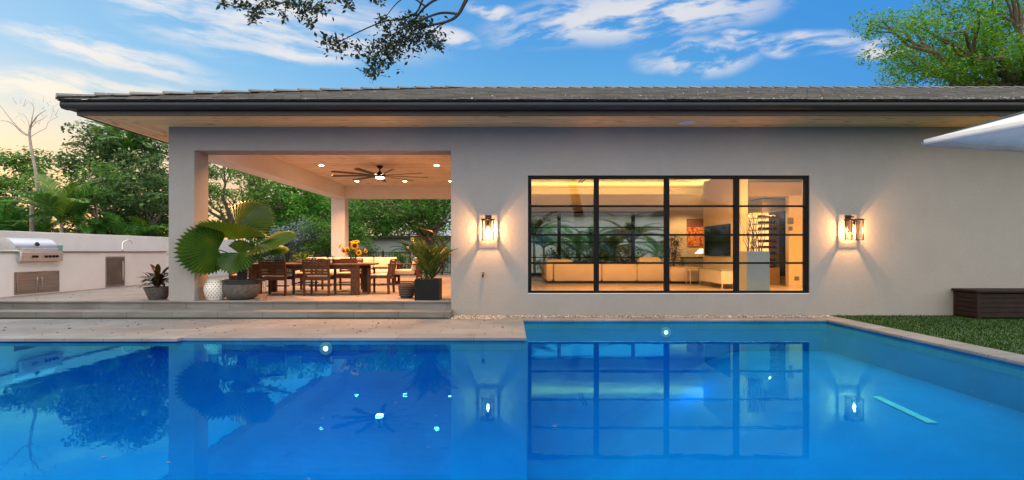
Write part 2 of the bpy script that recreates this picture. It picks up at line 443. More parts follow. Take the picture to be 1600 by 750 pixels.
def tile_mat():
    m, nt, b = newmat('roof_tiles')
    co = coords(nt)
    g = nd(nt, 'ShaderNodeNewGeometry')
    r = ramp(nt, g.outputs['Random Per Island'], [(0,(.060,.057,.055)),(.6,(.095,.090,.086)),(1,(.13,.12,.112))])
    n = nd(nt, 'ShaderNodeTexNoise', Scale=14.0, Detail=6.0, Roughness=.7); nt.links.new(co, n.inputs['Vector'])
    # worn pale streaks, heavier to the right-hand end and near the eave
    sx = nd(nt, 'ShaderNodeSeparateXYZ'); nt.links.new(co, sx.inputs[0])
    mr = nd(nt, 'ShaderNodeMapRange'); mr.inputs['From Min'].default_value = -2; mr.inputs['From Max'].default_value = 9
    mr.inputs['To Min'].default_value = .0; mr.inputs['To Max'].default_value = .06; nt.links.new(sx.outputs[0], mr.inputs[0])
    m2 = nd(nt, 'ShaderNodeMapRange'); m2.inputs['From Min'].default_value = 12.2; m2.inputs['From Max'].default_value = 10.4
    m2.inputs['To Min'].default_value = 0; m2.inputs['To Max'].default_value = .09; nt.links.new(sx.outputs[1], m2.inputs[0])
    a = nd(nt, 'ShaderNodeMath', operation='ADD'); nt.links.new(n.outputs['Fac'], a.inputs[0]); nt.links.new(mr.outputs[0], a.inputs[1])
    a2 = nd(nt, 'ShaderNodeMath', operation='ADD'); nt.links.new(a.outputs[0], a2.inputs[0]); nt.links.new(m2.outputs[0], a2.inputs[1])
    rr = ramp(nt, a2.outputs[0], [(.69,(0,0,0)),(.76,(1,1,1))])
    mm = nd(nt, 'ShaderNodeMix', data_type='RGBA'); nt.links.new(rr.outputs[0], mm.inputs[0])
    nt.links.new(r.outputs[0], mm.inputs[6]); mm.inputs[7].default_value = (.36,.34,.31,1)
    vo = nd(nt, 'ShaderNodeTexVoronoi', Scale=5.0); nt.links.new(co, vo.inputs['Vector'])
    rv = ramp(nt, vo.outputs['Distance'], [(.075,(1,1,1)),(.10,(0,0,0))])
    ms = nd(nt, 'ShaderNodeMix', data_type='RGBA'); nt.links.new(rv.outputs[0], ms.inputs[0])
    nt.links.new(mm.outputs[2], ms.inputs[6]); ms.inputs[7].default_value = (.5,.48,.45,1)
    nt.links.new(ms.outputs[2], b.inputs['Base Color']); b.inputs['Roughness'].default_value = .6
    bp = nd(nt, 'ShaderNodeBump', Strength=.4, Distance=.01); nt.links.new(n.outputs['Fac'], bp.inputs['Height']); nt.links.new(bp.outputs[0], b.inputs['Normal'])
    return m
M['roof'] = tile_mat()

def pool_mat():
    m, nt, b = newmat('pool_plaster')
    co = coords(nt)
    n = nd(nt, 'ShaderNodeTexNoise', Scale=1.4, Detail=6.0, Roughness=.6); nt.links.new(co, n.inputs['Vector'])
    n3 = nd(nt, 'ShaderNodeTexNoise', Scale=40.0, Detail=3.0); nt.links.new(co, n3.inputs['Vector'])
    a = nd(nt, 'ShaderNodeMath', operation='MULTIPLY_ADD'); a.inputs[1].default_value=.45
    nt.links.new(n3.outputs['Fac'], a.inputs[0]); nt.links.new(n.outputs['Fac'], a.inputs[2])
    r = ramp(nt, a.outputs[0], [(.40,(.0003,.205,.64)),(1.0,(.0006,.295,.80))])
    nt.links.new(r.outputs[0], b.inputs['Base Color']); b.inputs['Roughness'].default_value = .9
    b.inputs['Specular IOR Level'].default_value = .1
    return m
M['pool'] = pool_mat()
M['pooltile'] = stone('waterline_tile', (.03,.30,.62), .15, .15, gap=.006, mortar=.8, rough=.3, var=.05)

def water_mat():
    m = bpy.data.materials.new('pool_water'); m.use_nodes = True
    nt = m.node_tree; nt.nodes.clear()
    co = coords(nt, (1,1.6,1))
    n = nd(nt, 'ShaderNodeTexNoise', Scale=2.2, Detail=3.0, Roughness=.5); nt.links.new(co, n.inputs['Vector'])
    n2 = nd(nt, 'ShaderNodeTexNoise', Scale=14.0, Detail=2.0); nt.links.new(co, n2.inputs['Vector'])
    a = nd(nt, 'ShaderNodeMath', operation='MULTIPLY_ADD'); a.inputs[1].default_value=.12
    nt.links.new(n2.outputs['Fac'], a.inputs[0]); nt.links.new(n.outputs['Fac'], a.inputs[2])
    bp = nd(nt, 'ShaderNodeBump', Strength=.03, Distance=.02); nt.links.new(a.outputs[0], bp.inputs['Height'])
    fz = nd(nt, 'ShaderNodeFresnel', IOR=1.36); nt.links.new(bp.outputs[0], fz.inputs['Normal'])
    t = nd(nt, 'ShaderNodeBsdfTransparent'); t.inputs[0].default_value = (.55,.92,1,1)
    g = nd(nt, 'ShaderNodeBsdfGlossy'); g.inputs['Roughness'].default_value = .006; g.inputs[0].default_value=(.13,.92,1,1)
    nt.links.new(bp.outputs[0], g.inputs['Normal'])
    mx = nd(nt, 'ShaderNodeMixShader'); nt.links.new(fz.outputs[0], mx.inputs[0])
    nt.links.new(t.outputs[0], mx.inputs[1]); nt.links.new(g.outputs[0], mx.inputs[2])
    o = nd(nt, 'ShaderNodeOutputMaterial'); nt.links.new(mx.outputs[0], o.inputs[0])
    return m
M['water'] = water_mat()

def art_mat():
    m, nt, b = newmat('abstract_painting')
    co = coords(nt)
    v = nd(nt, 'ShaderNodeTexVoronoi', Scale=4.0); nt.links.new(co, v.inputs['Vector'])
    n = nd(nt, 'ShaderNodeTexNoise', Scale=9.0, Detail=5.0); nt.links.new(co, n.inputs['Vector'])
    r = ramp(nt, n.outputs['Fac'], [(.35,(.40,.03,.01)),(.5,(.75,.2,.02)),(.6,(.85,.5,.25)),(.7,(.5,.08,.03))])
    sx = nd(nt, 'ShaderNodeSeparateXYZ'); nt.links.new(co, sx.inputs[0])
    rs = ramp(nt, sx.outputs[2], [(0,(0,0,0)),(1,(1,1,1))])
    mr = nd(nt, 'ShaderNodeMath', operation='GREATER_THAN'); mr.inputs[1].default_value = 2.33
    nt.links.new(sx.outputs[2], mr.inputs[0])
    mm = nd(nt, 'ShaderNodeMix', data_type='RGBA'); nt.links.new(mr.outputs[0], mm.inputs[0])
    nt.links.new(r.outputs[0], mm.inputs[6]); mm.inputs[7].default_value = (.22,.09,.08,1)
    nt.links.new(mm.outputs[2], b.inputs['Base Color'])
    return m
M['art'] = art_mat()

def struct(mb, name, m, **k):
    return mb.build(name, m, kind='structure', **k)

# ------------------------------------------------------------------ foliage helpers
def rand_unit(n):
    v = rng.normal(size=(n,3)); return v/np.linalg.norm(v,axis=1,keepdims=True)

def leaves(C, size, aspect=.45, droop=.25, flat=.5, jitter=.35):
    """C: (n,3) leaf positions -> rhombic folded leaves"""
    n = len(C)
    d = rand_unit(n); d[:,2] = d[:,2]*flat - droop
    d /= np.linalg.norm(d,axis=1,keepdims=True)
    up = rand_unit(n)*.7 + np.array([0,0,1.0])
    s = np.cross(d, up); s /= np.linalg.norm(s,axis=1,keepdims=True)
    nr = np.cross(s, d)
    L = (size*(1-jitter+2*jitter*rng.random(n)))[:,None]
    a = C; tip = C + d*L; mid = C + d*L*.45
    l = mid + s*L*aspect/2 + nr*L*.06; r = mid - s*L*aspect/2 + nr*L*.06
    V = np.stack([a,l,tip,r],1).reshape(-1,3)
    Q = np.arange(4*n).reshape(n,4)
    return V, Q

def clump_points(centers, radii, n_per, squash=.7):
    out = []
    for c, r in zip(centers, radii):
        k = max(4,int(n_per*(r**2)))
        p = rand_unit(k)*(rng.random((k,1))**.42)*r
        p[:,2] *= squash
        out.append(p + c)
    return np.concatenate(out)

def crown_centers(c, rad, n, rmin, rmax, shell=.45, zcut=None):
    p = rand_unit(n)*(shell+(1-shell)*rng.random((n,1))**.7)
    C = np.array(c) + p*np.array(rad)
    if zcut is not None: C = C[C[:,2] > zcut]
    return C, rmin + (rmax-rmin)*rng.random(len(C))

def limb(mb, a, b, r0, r1, wob=.12, k=5, n=6):
    a = np.array(a,float); b = np.array(b,float); L = np.linalg.norm(b-a)
    pts = []; rr = []
    for i in range(k+1):
        t = i/k; p = a*(1-t)+b*t
        p[2] += math.sin(t*PI)*L*.06
        if 0 < i < k: p += rng.normal(size=3)*L*wob*.35
        pts.append(p); rr.append(r0*(1-t)+r1*t)
    mb.tube(pts, rr, n)
    return pts

def tree(name, label, loc, th, tr, cc, rad, nclump, rc, nper, leaf, lm, bm, cat='tree', group=None,
         aspect=.45, droop=.25, squash=.7, zcut=None, nl=7, shell=.45, extra=None, lean=(0,0)):
    root = empty(name, loc, label=label, cat=cat, group=group)
    mb = MB()
    top = np.array([lean[0], lean[1], th])
    mid = np.array([lean[0]*.4+.12, lean[1]*.4, th*.5])
    mb.tube([(0,0,-.1),(0.02,0,.3),mid,top],[tr*1.4,tr*1.1,tr*.85,tr*.65],10)
    C, rd = crown_centers(cc, rad, nclump, rc[0], rc[1], shell, zcut)
    idx = rng.permutation(len(C))[:nl]
    for i in idx:
        e = C[i]
        pts = limb(mb, top*(.6+.4*rng.random()), e, tr*.5, tr*.08)
        near = np.argsort(np.linalg.norm(C-e,axis=1))[1:4]
        for j in near: limb(mb, pts[3], C[j], tr*.2, tr*.04, n=5, k=4)
    mb.build('trunk', bm, root)
    P = clump_points(C, rd, nper, squash)
    V, Q = leaves(P, leaf, aspect, droop)
    np_mesh('crown', V, Q, lm, root)
    return root

def frond_geo(L, nleaf=38, ll=.5, lw=.035, rise=.5, droop=1.0, vee=.35, twist=0):
    """palm frond along +X, arching; returns (verts, quads, rachis pts)"""
    ts = np.linspace(0,1,14)
    ang = rise - droop*ts
    dx = np.cos(ang)*L/13; dz = np.sin(ang)*L/13
    X = np.concatenate([[0],np.cumsum(dx[:-1])]); Z = np.concatenate([[0],np.cumsum(dz[:-1])])
    V = []; Q = []
    for i in range(nleaf):
        t = .14 + .86*(i/(nleaf-1))
        x = np.interp(t,ts,X); z = np.interp(t,ts,Z); a = np.interp(t,ts,ang)
        T = np.array([math.cos(a),0,math.sin(a)]); N = np.array([-math.sin(a),0,math.cos(a)])
        le = ll*(math.sin(PI*min(1,.12+t*.93))**.6)*(.9+.2*random.random())
        for sgn in (-1,1):
            sp = .95-.45*t + random.uniform(-.08,.08)
            d = T*math.cos(sp) + np.array([0,sgn,0])*math.sin(sp) + N*vee*(1-.4*t)
            d /= np.linalg.norm(d)
            w = np.cross(d, N); w /= np.linalg.norm(w)
            p0 = np.array([x,0,z]); p1 = p0+d*le*.5; p2 = p0+d*le+np.array([0,0,-le*.28])
            ww = lw*(.8+.4*random.random())
            b = len(V)
            V += [p0-w*ww*.35, p0+w*ww*.35, p1+w*ww*.5, p1-w*ww*.5, p2+w*ww*.06, p2-w*ww*.06]
            Q += [(b,b+1,b+2,b+3),(b+3,b+2,b+4,b+5)]
    return V, Q, [(float(a),0,float(c)) for a,c in zip(X,Z)]

def frond_mesh(name, lm, **k):
    V, Q, rach = frond_geo(**k)
    mb = MB(); mb.tube(rach, list(np.linspace(.022,.004,len(rach))), 5)
    vs = [tuple(map(float,p)) for p in V] ; b = len(vs)
    fs = [tuple(q) for q in Q] + [tuple(b+i for i in f) for f in mb.f]
    me = bpy.data.meshes.new(name); me.from_pydata(vs+mb.v, [], fs); me.update(); me.materials.append(lm)
    return me

FR = [frond_mesh('frond', L_palm, L=2.4, rise=1.15-.25*i, droop=1.35+.15*i, ll=.6, lw=.038, nleaf=46) for i in range(3)]
FRY = [frond_mesh('frond', L_palm2, L=2.1, rise=1.25-.25*i, droop=1.2+.2*i, ll=.55, lw=.038, nleaf=44) for i in range(2)]

def palm(loc, th, n, scale, label, fr=FR, group='palms', name='palm_tree', tr=.07, bm='bark_pale', up=.0):
    root = empty(name, loc, random.random()*6, label=label, cat='palm tree', group=group)
    mb = MB(); mb.tube([(0,0,-.1),(.02,0,th*.5),(.0,.03,th)], [tr*1.2,tr,tr*.8], 8)
    mb.build('trunk', M[bm], root)
    for i in range(n):
        o = bpy.data.objects.new('frond', fr[i % len(fr)]); COL.objects.link(o); o.parent = root
        o.location = (0,.02,th); o.rotation_euler = (random.uniform(-.25,.25), -up+random.uniform(-.25,.3), 2.4*i+random.uniform(-.3,.3))
        s = scale*random.uniform(.8,1.1); o.scale = (s,s,s)
    return root

# ================================================================== SETTING
PX0, PX1, PX2 = -17.0, .22, 6.26       # pool left end, inner corner, right edge
PY0, PY1, PY2 = 1.3, 8.63, 10.9        # near edge, far edge of left part, far edge of right part
WZ = -.054
# ground with a hole over the pool
mb = MB()
S = 260
for (a,b_,c,d) in ((-S,PX0,-S,S),(PX2,S,-S,S),(PX0,PX2,-S,PY0),(PX0,PX1,PY1,S),(PX1,PX2,PY2,S)):
    mb.add([(a,c,-.04),(b_,c,-.04),(b_,d,-.04),(a,d,-.04)],[(0,1,2,3)])
struct(mb, 'ground', M['dirt'], smooth=0)
# pool basin
DZ = -2.3
mb = MB()
mb.add([(PX0,PY0,DZ),(PX1,PY0,DZ),(PX1,PY1,DZ),(PX0,PY1,DZ)],[(0,1,2,3)])
mb.add([(PX1,PY0,DZ),(PX2,PY0,DZ),(PX2,PY2,DZ),(PX1,PY2,DZ)],[(0,1,2,3)])
ring = [(PX0,PY0),(PX2,PY0),(PX2,PY2),(PX1,PY2),(PX1,PY1),(PX0,PY1)]
for i in range(6):
    a = ring[i]; b_ = ring[(i+1)%6]
    mb.add([(a[0],a[1],DZ),(b_[0],b_[1],DZ),(b_[0],b_[1],-.045),(a[0],a[1],-.045)],[(0,1,2,3)])
# rounded foot of the far walls
CR = 1.5
for (x0,x1,yy) in ((PX0+.002,PX1-.002,PY1-.002),(PX1+.002,PX2-.004,PY2-.002)):
    K=16; b=len(mb.v)
    for k in range(K+1):
        a=PI/2*k/K
        y=yy-CR*(1-math.cos(a)); z=DZ+CR+.002-CR*math.sin(a)
        mb.v += [(x0,y,z),(x1,y,z)]
    for k in range(K): mb.f.append((b+2*k,b+2*k+1,b+2*k+3,b+2*k+2))
struct(mb, 'pool_basin', M['pool'], smooth=30)
# underwater ledge along the right side
mb = MB()
xs=[(PX2-.003,-.62),(4.6,-.62),(4.3,-.66),(3.9,-.80),(1.6,-2.05),(.9,-2.28),(.5,-2.297)]
for (x,z) in xs: mb.v += [(x,PY0+.01,z),(x,PY2-.02,z)]
for k in range(len(xs)-1): mb.f.append((2*k,2*k+1,2*k+3,2*k+2))
struct(mb, 'pool_ledge', M['pool'], smooth=60)
# waterline tile band
mb = MB()
t_ = .012
mb.box(PX0,PX1,PY1-t_,PY1-.001,-.20,-.046)
mb.box(PX1+.001,PX1+t_,PY1,PY2,-.20,-.046)
mb.box(PX1+t_,PX2-t_,PY2-t_,PY2-.001,-.20,-.046)
mb.box(PX2-t_,PX2-.001,PY0,PY2-.002,-.20,-.046)
struct(mb, 'waterline_tiles', M['pooltile'], smooth=0)
# water
mb = MB()
mb.add([(PX0,PY0,WZ),(PX1,PY0,WZ),(PX1,PY1,WZ),(PX0,PY1,WZ)],[(0,1,2,3)])
mb.add([(PX1,PY0,WZ),(PX2,PY0,WZ),(PX2,PY2,WZ),(PX1,PY2,WZ)],[(0,1,2,3)])
me_w = struct(mb, 'pool_water', M['water'], smooth=0)

# deck & coping (slabs, z top 0)
mb = MB()
mb.box(PX0-2, PX1, PY1-.03, 10.95, -.045, 0)
mb.box(-.20, PX1-.001, 10.951, 11.22, -.045, -.001)
struct(mb, 'pool_deck', M['deck'], bevel=.006)
mb = MB(); mb.box(PX0-2, -5.16, PY1-.15, PY1+.35, -.043, .006)
struct(mb, 'deck_lip', M['coping'], bevel=.006)
mb = MB()
mb.box(PX1+.003, PX2-.03, PY2-.03, 11.20, -.042, .0)
mb.box(PX2-.03, PX2+.41, -1, 11.24, -.045, .002)
struct(mb, 'pool_coping', M['coping'], bevel=.01)
mb = MB(); mb.box(-20,PX2-.04,-8,PY0+.02,-.045,-.003)
struct(mb, 'near_deck', M['deck'])
# steps and terrace
mb = MB(); mb.box(-22,-1.25,11.17,11.66,-.03,.122)
struct(mb, 'lower_step', M['step'], bevel=.008)
mb = MB(); mb.box(-22,-1.292,11.66,24.2,-.03,.262)
struct(mb, 'terrace_base', M['step'], smooth=0)
mb = MB(); mb.box(-22,-1.293,11.625,24.2,.264,.30)
struct(mb, 'terrace', M['terrace'], bevel=.006)
mb = MB(); mb.box(-22,-1.3,11.13,11.168,-.002,.008)
struct(mb, 'moss_line', M['moss'])
# pebbles
def pebbles():
    areas = [(-1.22,-.21,10.97,11.62,1500),(-.19,PX2+.4,11.25,11.62,2600)]
    V=[];Q=[]
    ico = np.array([(1,0,0),(0,1,0),(-1,0,0),(0,-1,0),(0,0,.6),(0,0,-.6)],float)
    fs = [(0,1,4),(1,2,4),(2,3,4),(3,0,4),(1,0,5),(2,1,5),(3,2,5),(0,3,5)]
    for (x0,x1,y0,y1,n) in areas:
        for i in range(n):
            s = random.uniform(.012,.03); a = random.random()*6
            c = np.array([random.uniform(x0,x1),random.uniform(y0,y1),-.012+random.random()*.012])
            Rm = np.array([[math.cos(a),-math.sin(a),0],[math.sin(a),math.cos(a),0],[0,0,1]])
            b = len(V); 
            for p in ico: V.append(c + Rm@(p*np.array([s,s*random.uniform(.6,.9),s*.8])))
            Q += [tuple(b+j for j in f) for f in fs]
    return np_mesh('gravel', V, Q, M['pebble'], kind='stuff')
pebbles()
# lawn
LX0 = PX2+.415
mb = MB(); mb.box(LX0,40,-8,11.63,-.035,-.01)
struct(mb, 'lawn_base', M['grass_base'], smooth=0)
def grass():
    n = 60000
    x = LX0 + .01 + (9.5)*rng.random(n)**1.1; y = 3.5 + 8.1*rng.random(n)
    keep = (x/y < .98) & ~((x > 9.25) & (y > 11.0))
    x=x[keep]; y=y[keep]; n=len(x)
    h = .02+.022*rng.random(n); a = rng.random(n)*6.28; w = .005+.004*rng.random(n)
    lx = rng.normal(size=n)*.012; ly = rng.normal(size=n)*.012
    z = np.full(n,-.012)
    p0 = np.stack([x-np.cos(a)*w,y-np.sin(a)*w,z],1); p1=np.stack([x+np.cos(a)*w,y+np.sin(a)*w,z],1)
    p2 = np.stack([x+lx,y+ly,z+h],1)
    V = np.stack([p0,p1,p2],1).reshape(-1,3); Q=np.arange(3*n).reshape(n,3)
    np_mesh('grass', V, Q, M['grass'], kind='stuff')
grass()
# fallen leaves on the deck and terrace, and floating bits on the water
def litter():
    n = 130
    C = np.stack([rng.uniform(-9,.1,n), rng.uniform(8.75,10.9,n), np.full(n,.006)],1)
    m_ = 60
    C2 = np.stack([rng.uniform(-12,-1.4,m_), rng.uniform(11.8,16,m_), np.full(m_,.306)],1)
    C = np.concatenate([C,C2])
    V,Q = leaves(C,.05,.5,0,.03); V[:,2] = np.clip(V[:,2], None, 10)
    np_mesh('leaf_litter', V, Q, M['litter'], kind='stuff')
    n = 90
    C = np.stack([rng.uniform(-8,5.8,n), rng.uniform(3.0,10.5,n), np.full(n,WZ+.004)],1)
    keep = ~((C[:,0]<PX1)&(C[:,1]>8.5)); C=C[keep]
    V,Q = leaves(C,.035,.45,0,.02)
    V[:,2] = WZ+.004+ (V[:,2]-WZ-.004)*.15
    np_mesh('floating_leaf_litter', V, Q, M['litter'], kind='stuff')
litter()

# ================================================================== POOL HOUSE
H = empty('pool_house', (0,0,0), label='white stucco pool house with covered patio, wide black window and dark tiled hip roof', cat='building')
FY = 11.64
# front wall + header
wx0,wx1,wz0,wz1 = .338, 6.294, .449, 2.953
mb = MB()
T = .30
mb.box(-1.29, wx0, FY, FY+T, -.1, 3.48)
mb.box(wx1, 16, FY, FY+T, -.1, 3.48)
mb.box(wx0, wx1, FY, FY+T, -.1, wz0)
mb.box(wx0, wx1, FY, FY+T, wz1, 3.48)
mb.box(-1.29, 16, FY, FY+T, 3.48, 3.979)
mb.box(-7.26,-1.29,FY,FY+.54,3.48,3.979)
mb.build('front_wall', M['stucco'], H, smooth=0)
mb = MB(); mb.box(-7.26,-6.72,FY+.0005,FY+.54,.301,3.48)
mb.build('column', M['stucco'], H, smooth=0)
mb = MB(); mb.box(-7.26,-6.72,22.1,22.64,.301,3.48)
mb.build('column', M['stucco_lamplit'], H, smooth=0)
mb = MB(); mb.box(-7.26,-6.72,FY+.541,22.1,3.481,3.979)
mb.build('beam', M['stucco_lamplit'], H, smooth=0)
mb = MB(); mb.box(-7.26,-1.291,22.1,22.64,3.48,3.979)
mb.build('beam', M['stucco_lamplit'], H, smooth=0)
mb = MB(); mb.box(-1.29,-1.05,FY+T,22.64,-.1,3.979)
mb.build('side_wall', M['stucco'], H, smooth=0)
mb = MB(); mb.box(15.7,16,FY+T,22.64,-.1,3.979)
mb.build('side_wall', M['stucco'], H, smooth=0)
# rear wall with opening for the rear window
rx0,rx1,rz0,rz1 = -1.0, 6.46, .31, 2.985
RY = 22.6
mb = MB()
mb.box(rx1, 15.7, RY, RY+.25, -.1, 3.979)
mb.box(-1.05, rx1, RY, RY+.25, rz1, 3.979)
mb.box(-1.05, rx1, RY, RY+.25, -.1, .30)
mb.build('rear_wall', M['stucco_in'], H, smooth=0)
# room linings
mb = MB(); mb.box(-1.05,15.7,FY+T,RY,.2,.30)
mb.build('room_floor', M['room_floor'], H, smooth=0)
mb = MB(); mb.box(-1.05,15.7,FY+T,RY,3.95,3.976)
mb.build('room_ceiling', M['ceil_in'], H, smooth=0)
# ledge of the cove: along the rear and the right
mb = MB()
mb.box(-1.045,15.6,21.0,RY-.003,3.02,3.44)
mb.box(-1.045,7.2,21.0,21.06,3.44,3.52)
mb.box(7.2,15.6,16.75,20.999,3.02,3.44)
mb.box(7.2,7.26,17.4,20.999,3.44,3.52)
mb.build('cove_ledge', M['ceil_in'], H, smooth=0)
mb = MB()
mb.box(-1.0,7.6,21.2,21.235,3.5,3.53)
mb.box(7.4,7.435,17.5,21.15,3.5,3.53)
mb.build('cove_light', M['cove'], H, smooth=0)
mb = MB(); mb.box(6.24,6.44,15.03,17.95,.30,3.6)
mb.build('partition_wall', M['stucco_in'], H, smooth=0)
mb = MB(); mb.box(8.30,8.5,16.5,16.7,.3,3.02); mb.box(8.5,15.6,16.5,16.7,.3,3.02)
mb.build('partition_wall', M['stucco_in'], H, smooth=0)
mb = MB(); mb.box(7.85,8.72,17.3,18.6,3.0,3.02-.001+.0)
# bulkhead over the wine cabinet
mb = MB(); mb.box(7.82,8.7,17.25,18.5,3.0,3.018)
# pine ceiling of the patio and the soffits
mb = MB(); mb.box(-6.72,-1.29,FY+.54,22.1,3.97,3.978)
mb.build('patio_ceiling', M['ceil_pine'], H, smooth=0)
EY, EX, BY_, BX = 10.66, -8.36, 23.62, 17.0
mb = MB()
zt = 4.0; zb = 3.98
mb.add([(EX,EY,zb),(BX,EY,zb),(BX,FY+.1,zb),(-7.26+.1,FY+.1,zb)],[(3,2,1,0)])
mb.add([(EX,BY_,zb),(BX,BY_,zb),(BX,22.5,zb),(-7.16,22.5,zb)],[(0,1,2,3)])
mb.build('soffit', M['soffit_x'], H, smooth=0)
mb = MB()
mb.add([(EX,EY,zb),(-7.26+.1,FY+.1,zb),(-7.16,22.5,zb),(EX,BY_,zb)],[(0,1,2,3)])
mb.build('soffit', M['soffit_y'], H, smooth=0)
# fascia + gutter
mb = MB()
mb.box(EX-.04,BX,EY-.04,EY-.001,3.965,4.18)
mb.box(EX-.04,EX-.001,EY,BY_,3.965,4.18)
mb.build('fascia', M['fascia'], H, bevel=.004)
mb = MB()
prof = [(0,4.19),(-.17,4.19),(-.185,4.16),(-.185,4.12),(-.165,4.085),(-.13,4.065),(0,4.065)]
def gut(p0, p1, nrm):
    b = len(mb.v)
    for P_ in (p0,p1):
        for (d,z) in prof:
            mb.v.append((P_[0]+nrm[0]*-d, P_[1]+nrm[1]*-d, z))
    n = len(prof)
    for k in range(n): mb.f.append((b+k,b+(k+1)%n,b+n+(k+1)%n,b+n+k))
    mb.f.append(tuple(b+k for k in range(n))[::-1]); mb.f.append(tuple(b+n+k for k in range(n)))
gut((EX-.22,EY-.042),(BX,EY-.042),(0,-1))
gut((EX-.042,BY_),(EX-.042,EY-.04),(-1,0))
mb.build('gutter', M['tile_edge'], H)

# roof: tile courses on the front and left slopes, plain rear slopes
GX, GY, GZ, PITCH = -8.62, 10.40, 4.215, .324
RIDY = 17.4; RIDX = GX + (RIDY-GY)
mb = MB()
cl = .36; tw = .33; nrow = int((RIDY-GY)/cl)+1
for r_ in range(nrow):
    y0 = GY + r_*cl; y1 = min(y0+cl+.04, RIDY)
    za = GZ + PITCH*(y0-GY)+.035; zb_ = GZ + PITCH*(y1-GY)+.004
    x = GX + (y0-GY) + (r_%2)*tw*.5 - tw
    while x < 17:
        j = random.uniform(-.004,.006)
        xa = max(x, GX+(y0-GY)); xb = x+tw-.006
        if xb > xa+.02:
            xa2 = max(x, GX+(y1-GY)) ; xa2=min(xa2, xb)
            vs = [(xa,y0,za+j-.028),(xb,y0,za+j-.028),(xb,y0,za+j),(xa,y0,za+j),(xb,y1,zb_+j),(xa2,y1,zb_+j)]
            mb.add(vs,[(0,1,2,3),(3,2,4,5)])
        x += tw
# left slope
for r_ in range(nrow):
    x0 = GX + r_*cl; x1 = min(x0+cl+.04, RIDX)
    za = GZ + PITCH*(x0-GX)+.035; zb_ = GZ + PITCH*(x1-GX)+.004
    y = GY + (x0-GX) + (r_%2)*tw*.5 - tw
    yend = 2*RIDY-GY-(x0-GX)
    while y < yend:
        ya = max(y, GY+(x0-GX)); yb = min(y+tw-.006, yend)
        if yb > ya+.02:
            ya2 = min(max(y, GY+(x1-GX)), yb)
            mb.add([(x0,ya,za-.028),(x0,yb,za-.028),(x0,yb,za),(x0,ya,za),(x1,yb,zb_),(x1,ya2,zb_)],[(1,0,3,2),(2,3,5,4)])
        y += tw
# solid body under the tiles
RZ_ = GZ + PITCH*(RIDY-GY)
b0 = [(GX+.006,GY+.006,GZ-.012),(17,GY+.006,GZ-.012),(17,2*RIDY-GY,GZ-.012),(GX+.006,2*RIDY-GY,GZ-.012),(RIDX,RIDY,RZ_-.02),(17,RIDY,RZ_-.02)]
mb.add(b0,[(0,1,5,4),(3,0,4),(2,3,4,5),(1,2,5),(0,3,2,1)])
roof = mb.build('roof', M['roof'], H, smooth=0)
# hip caps
mb = MB()
hl = math.hypot(1,1)
nc = 17; seg = (RIDY-GY)/nc
for i in range(nc):
    t0 = i*seg; t1 = t0+seg*1.12
    def hp(t, dz, side=0, w=.0):
        return (GX+t+side*w*.707, GY+t-side*w*.707, GZ+PITCH*t+dz)
    w = .13
    vs = [hp(t0,.055,-1,w),hp(t0,.125),hp(t0,.055,1,w),hp(t0,.03,-1,w),hp(t0,.03,1,w),
          hp(t1,.02,-1,w),hp(t1,.075),hp(t1,.02,1,w)]
    mb.add(vs,[(1,0,5,6),(2,1,6,7),(3,0,1,2,4),(3,5,0),(4,2,7)])
x = RIDX
while x < 16.8:
    vs = [(x,RIDY-.14,RZ_+.01),(x,RIDY,RZ_+.09),(x,RIDY+.14,RZ_+.01),(x+.42,RIDY-.14,RZ_-.02),(x+.42,RIDY,RZ_+.06),(x+.42,RIDY+.14,RZ_-.02)]
    mb.add(vs,[(0,1,4,3),(1,2,5,4),(0,2,1)]); x += .38
mb.build('ridge_cap', M['roof'], roof, smooth=0)

# front window
win = empty('window', (0,0,0)); win.parent = H
WYF, WYB = FY+.03, FY+.13
mb = MB()
fw = .075
mb.box(wx0,wx0+fw,WYF,WYB,wz0+.012,wz1); mb.box(wx1-fw,wx1,WYF,WYB,wz0+.012,wz1)
mb.box(wx0+fw,wx1-fw,WYF,WYB,wz1-fw*.9,wz1); mb.box(wx0+fw,wx1-fw,WYF,WYB,wz0+.012,wz0+fw*.8)
mb.build('window_frame', M['frame'], win, bevel=.004)
mpx = [932,1042,1151]
mxs = [(p-800)/F*(FY+.05) for p in mpx]
for x in mxs:
    m_ = MB(); m_.box(x-.052,x+.052,WYF+.004,WYB-.004,wz0+fw*.8,wz1-fw*.9)
    m_.build('mullion', M['frame'], win, bevel=.004)
edges = [wx0+fw]+[v for x in mxs for v in (x-.052,x+.052)]+[wx1-fw]
for py in (322,367,411):
    z = CZ-(py-392)/F*(FY+.05)
    m_ = MB()
    for k in range(4): m_.box(edges[2*k],edges[2*k+1],WYF+.02,WYB-.02,z-.02,z+.02)
    m_.build('transom', M['frame'], win)
for k in range(4):
    m_ = MB(); m_.box(edges[2*k]-.01,edges[2*k+1]+.01,FY+.078,FY+.084,wz0+.03,wz1-.03)
    m_.build('window_pane', M['glass'], win, smooth=0)
mb = MB(); mb.box(wx0+.002,wx1-.002,FY+.002,FY+T-.002,wz0-.001,wz0+.011)
mb.build('window_sill', M['ceramic'], win)
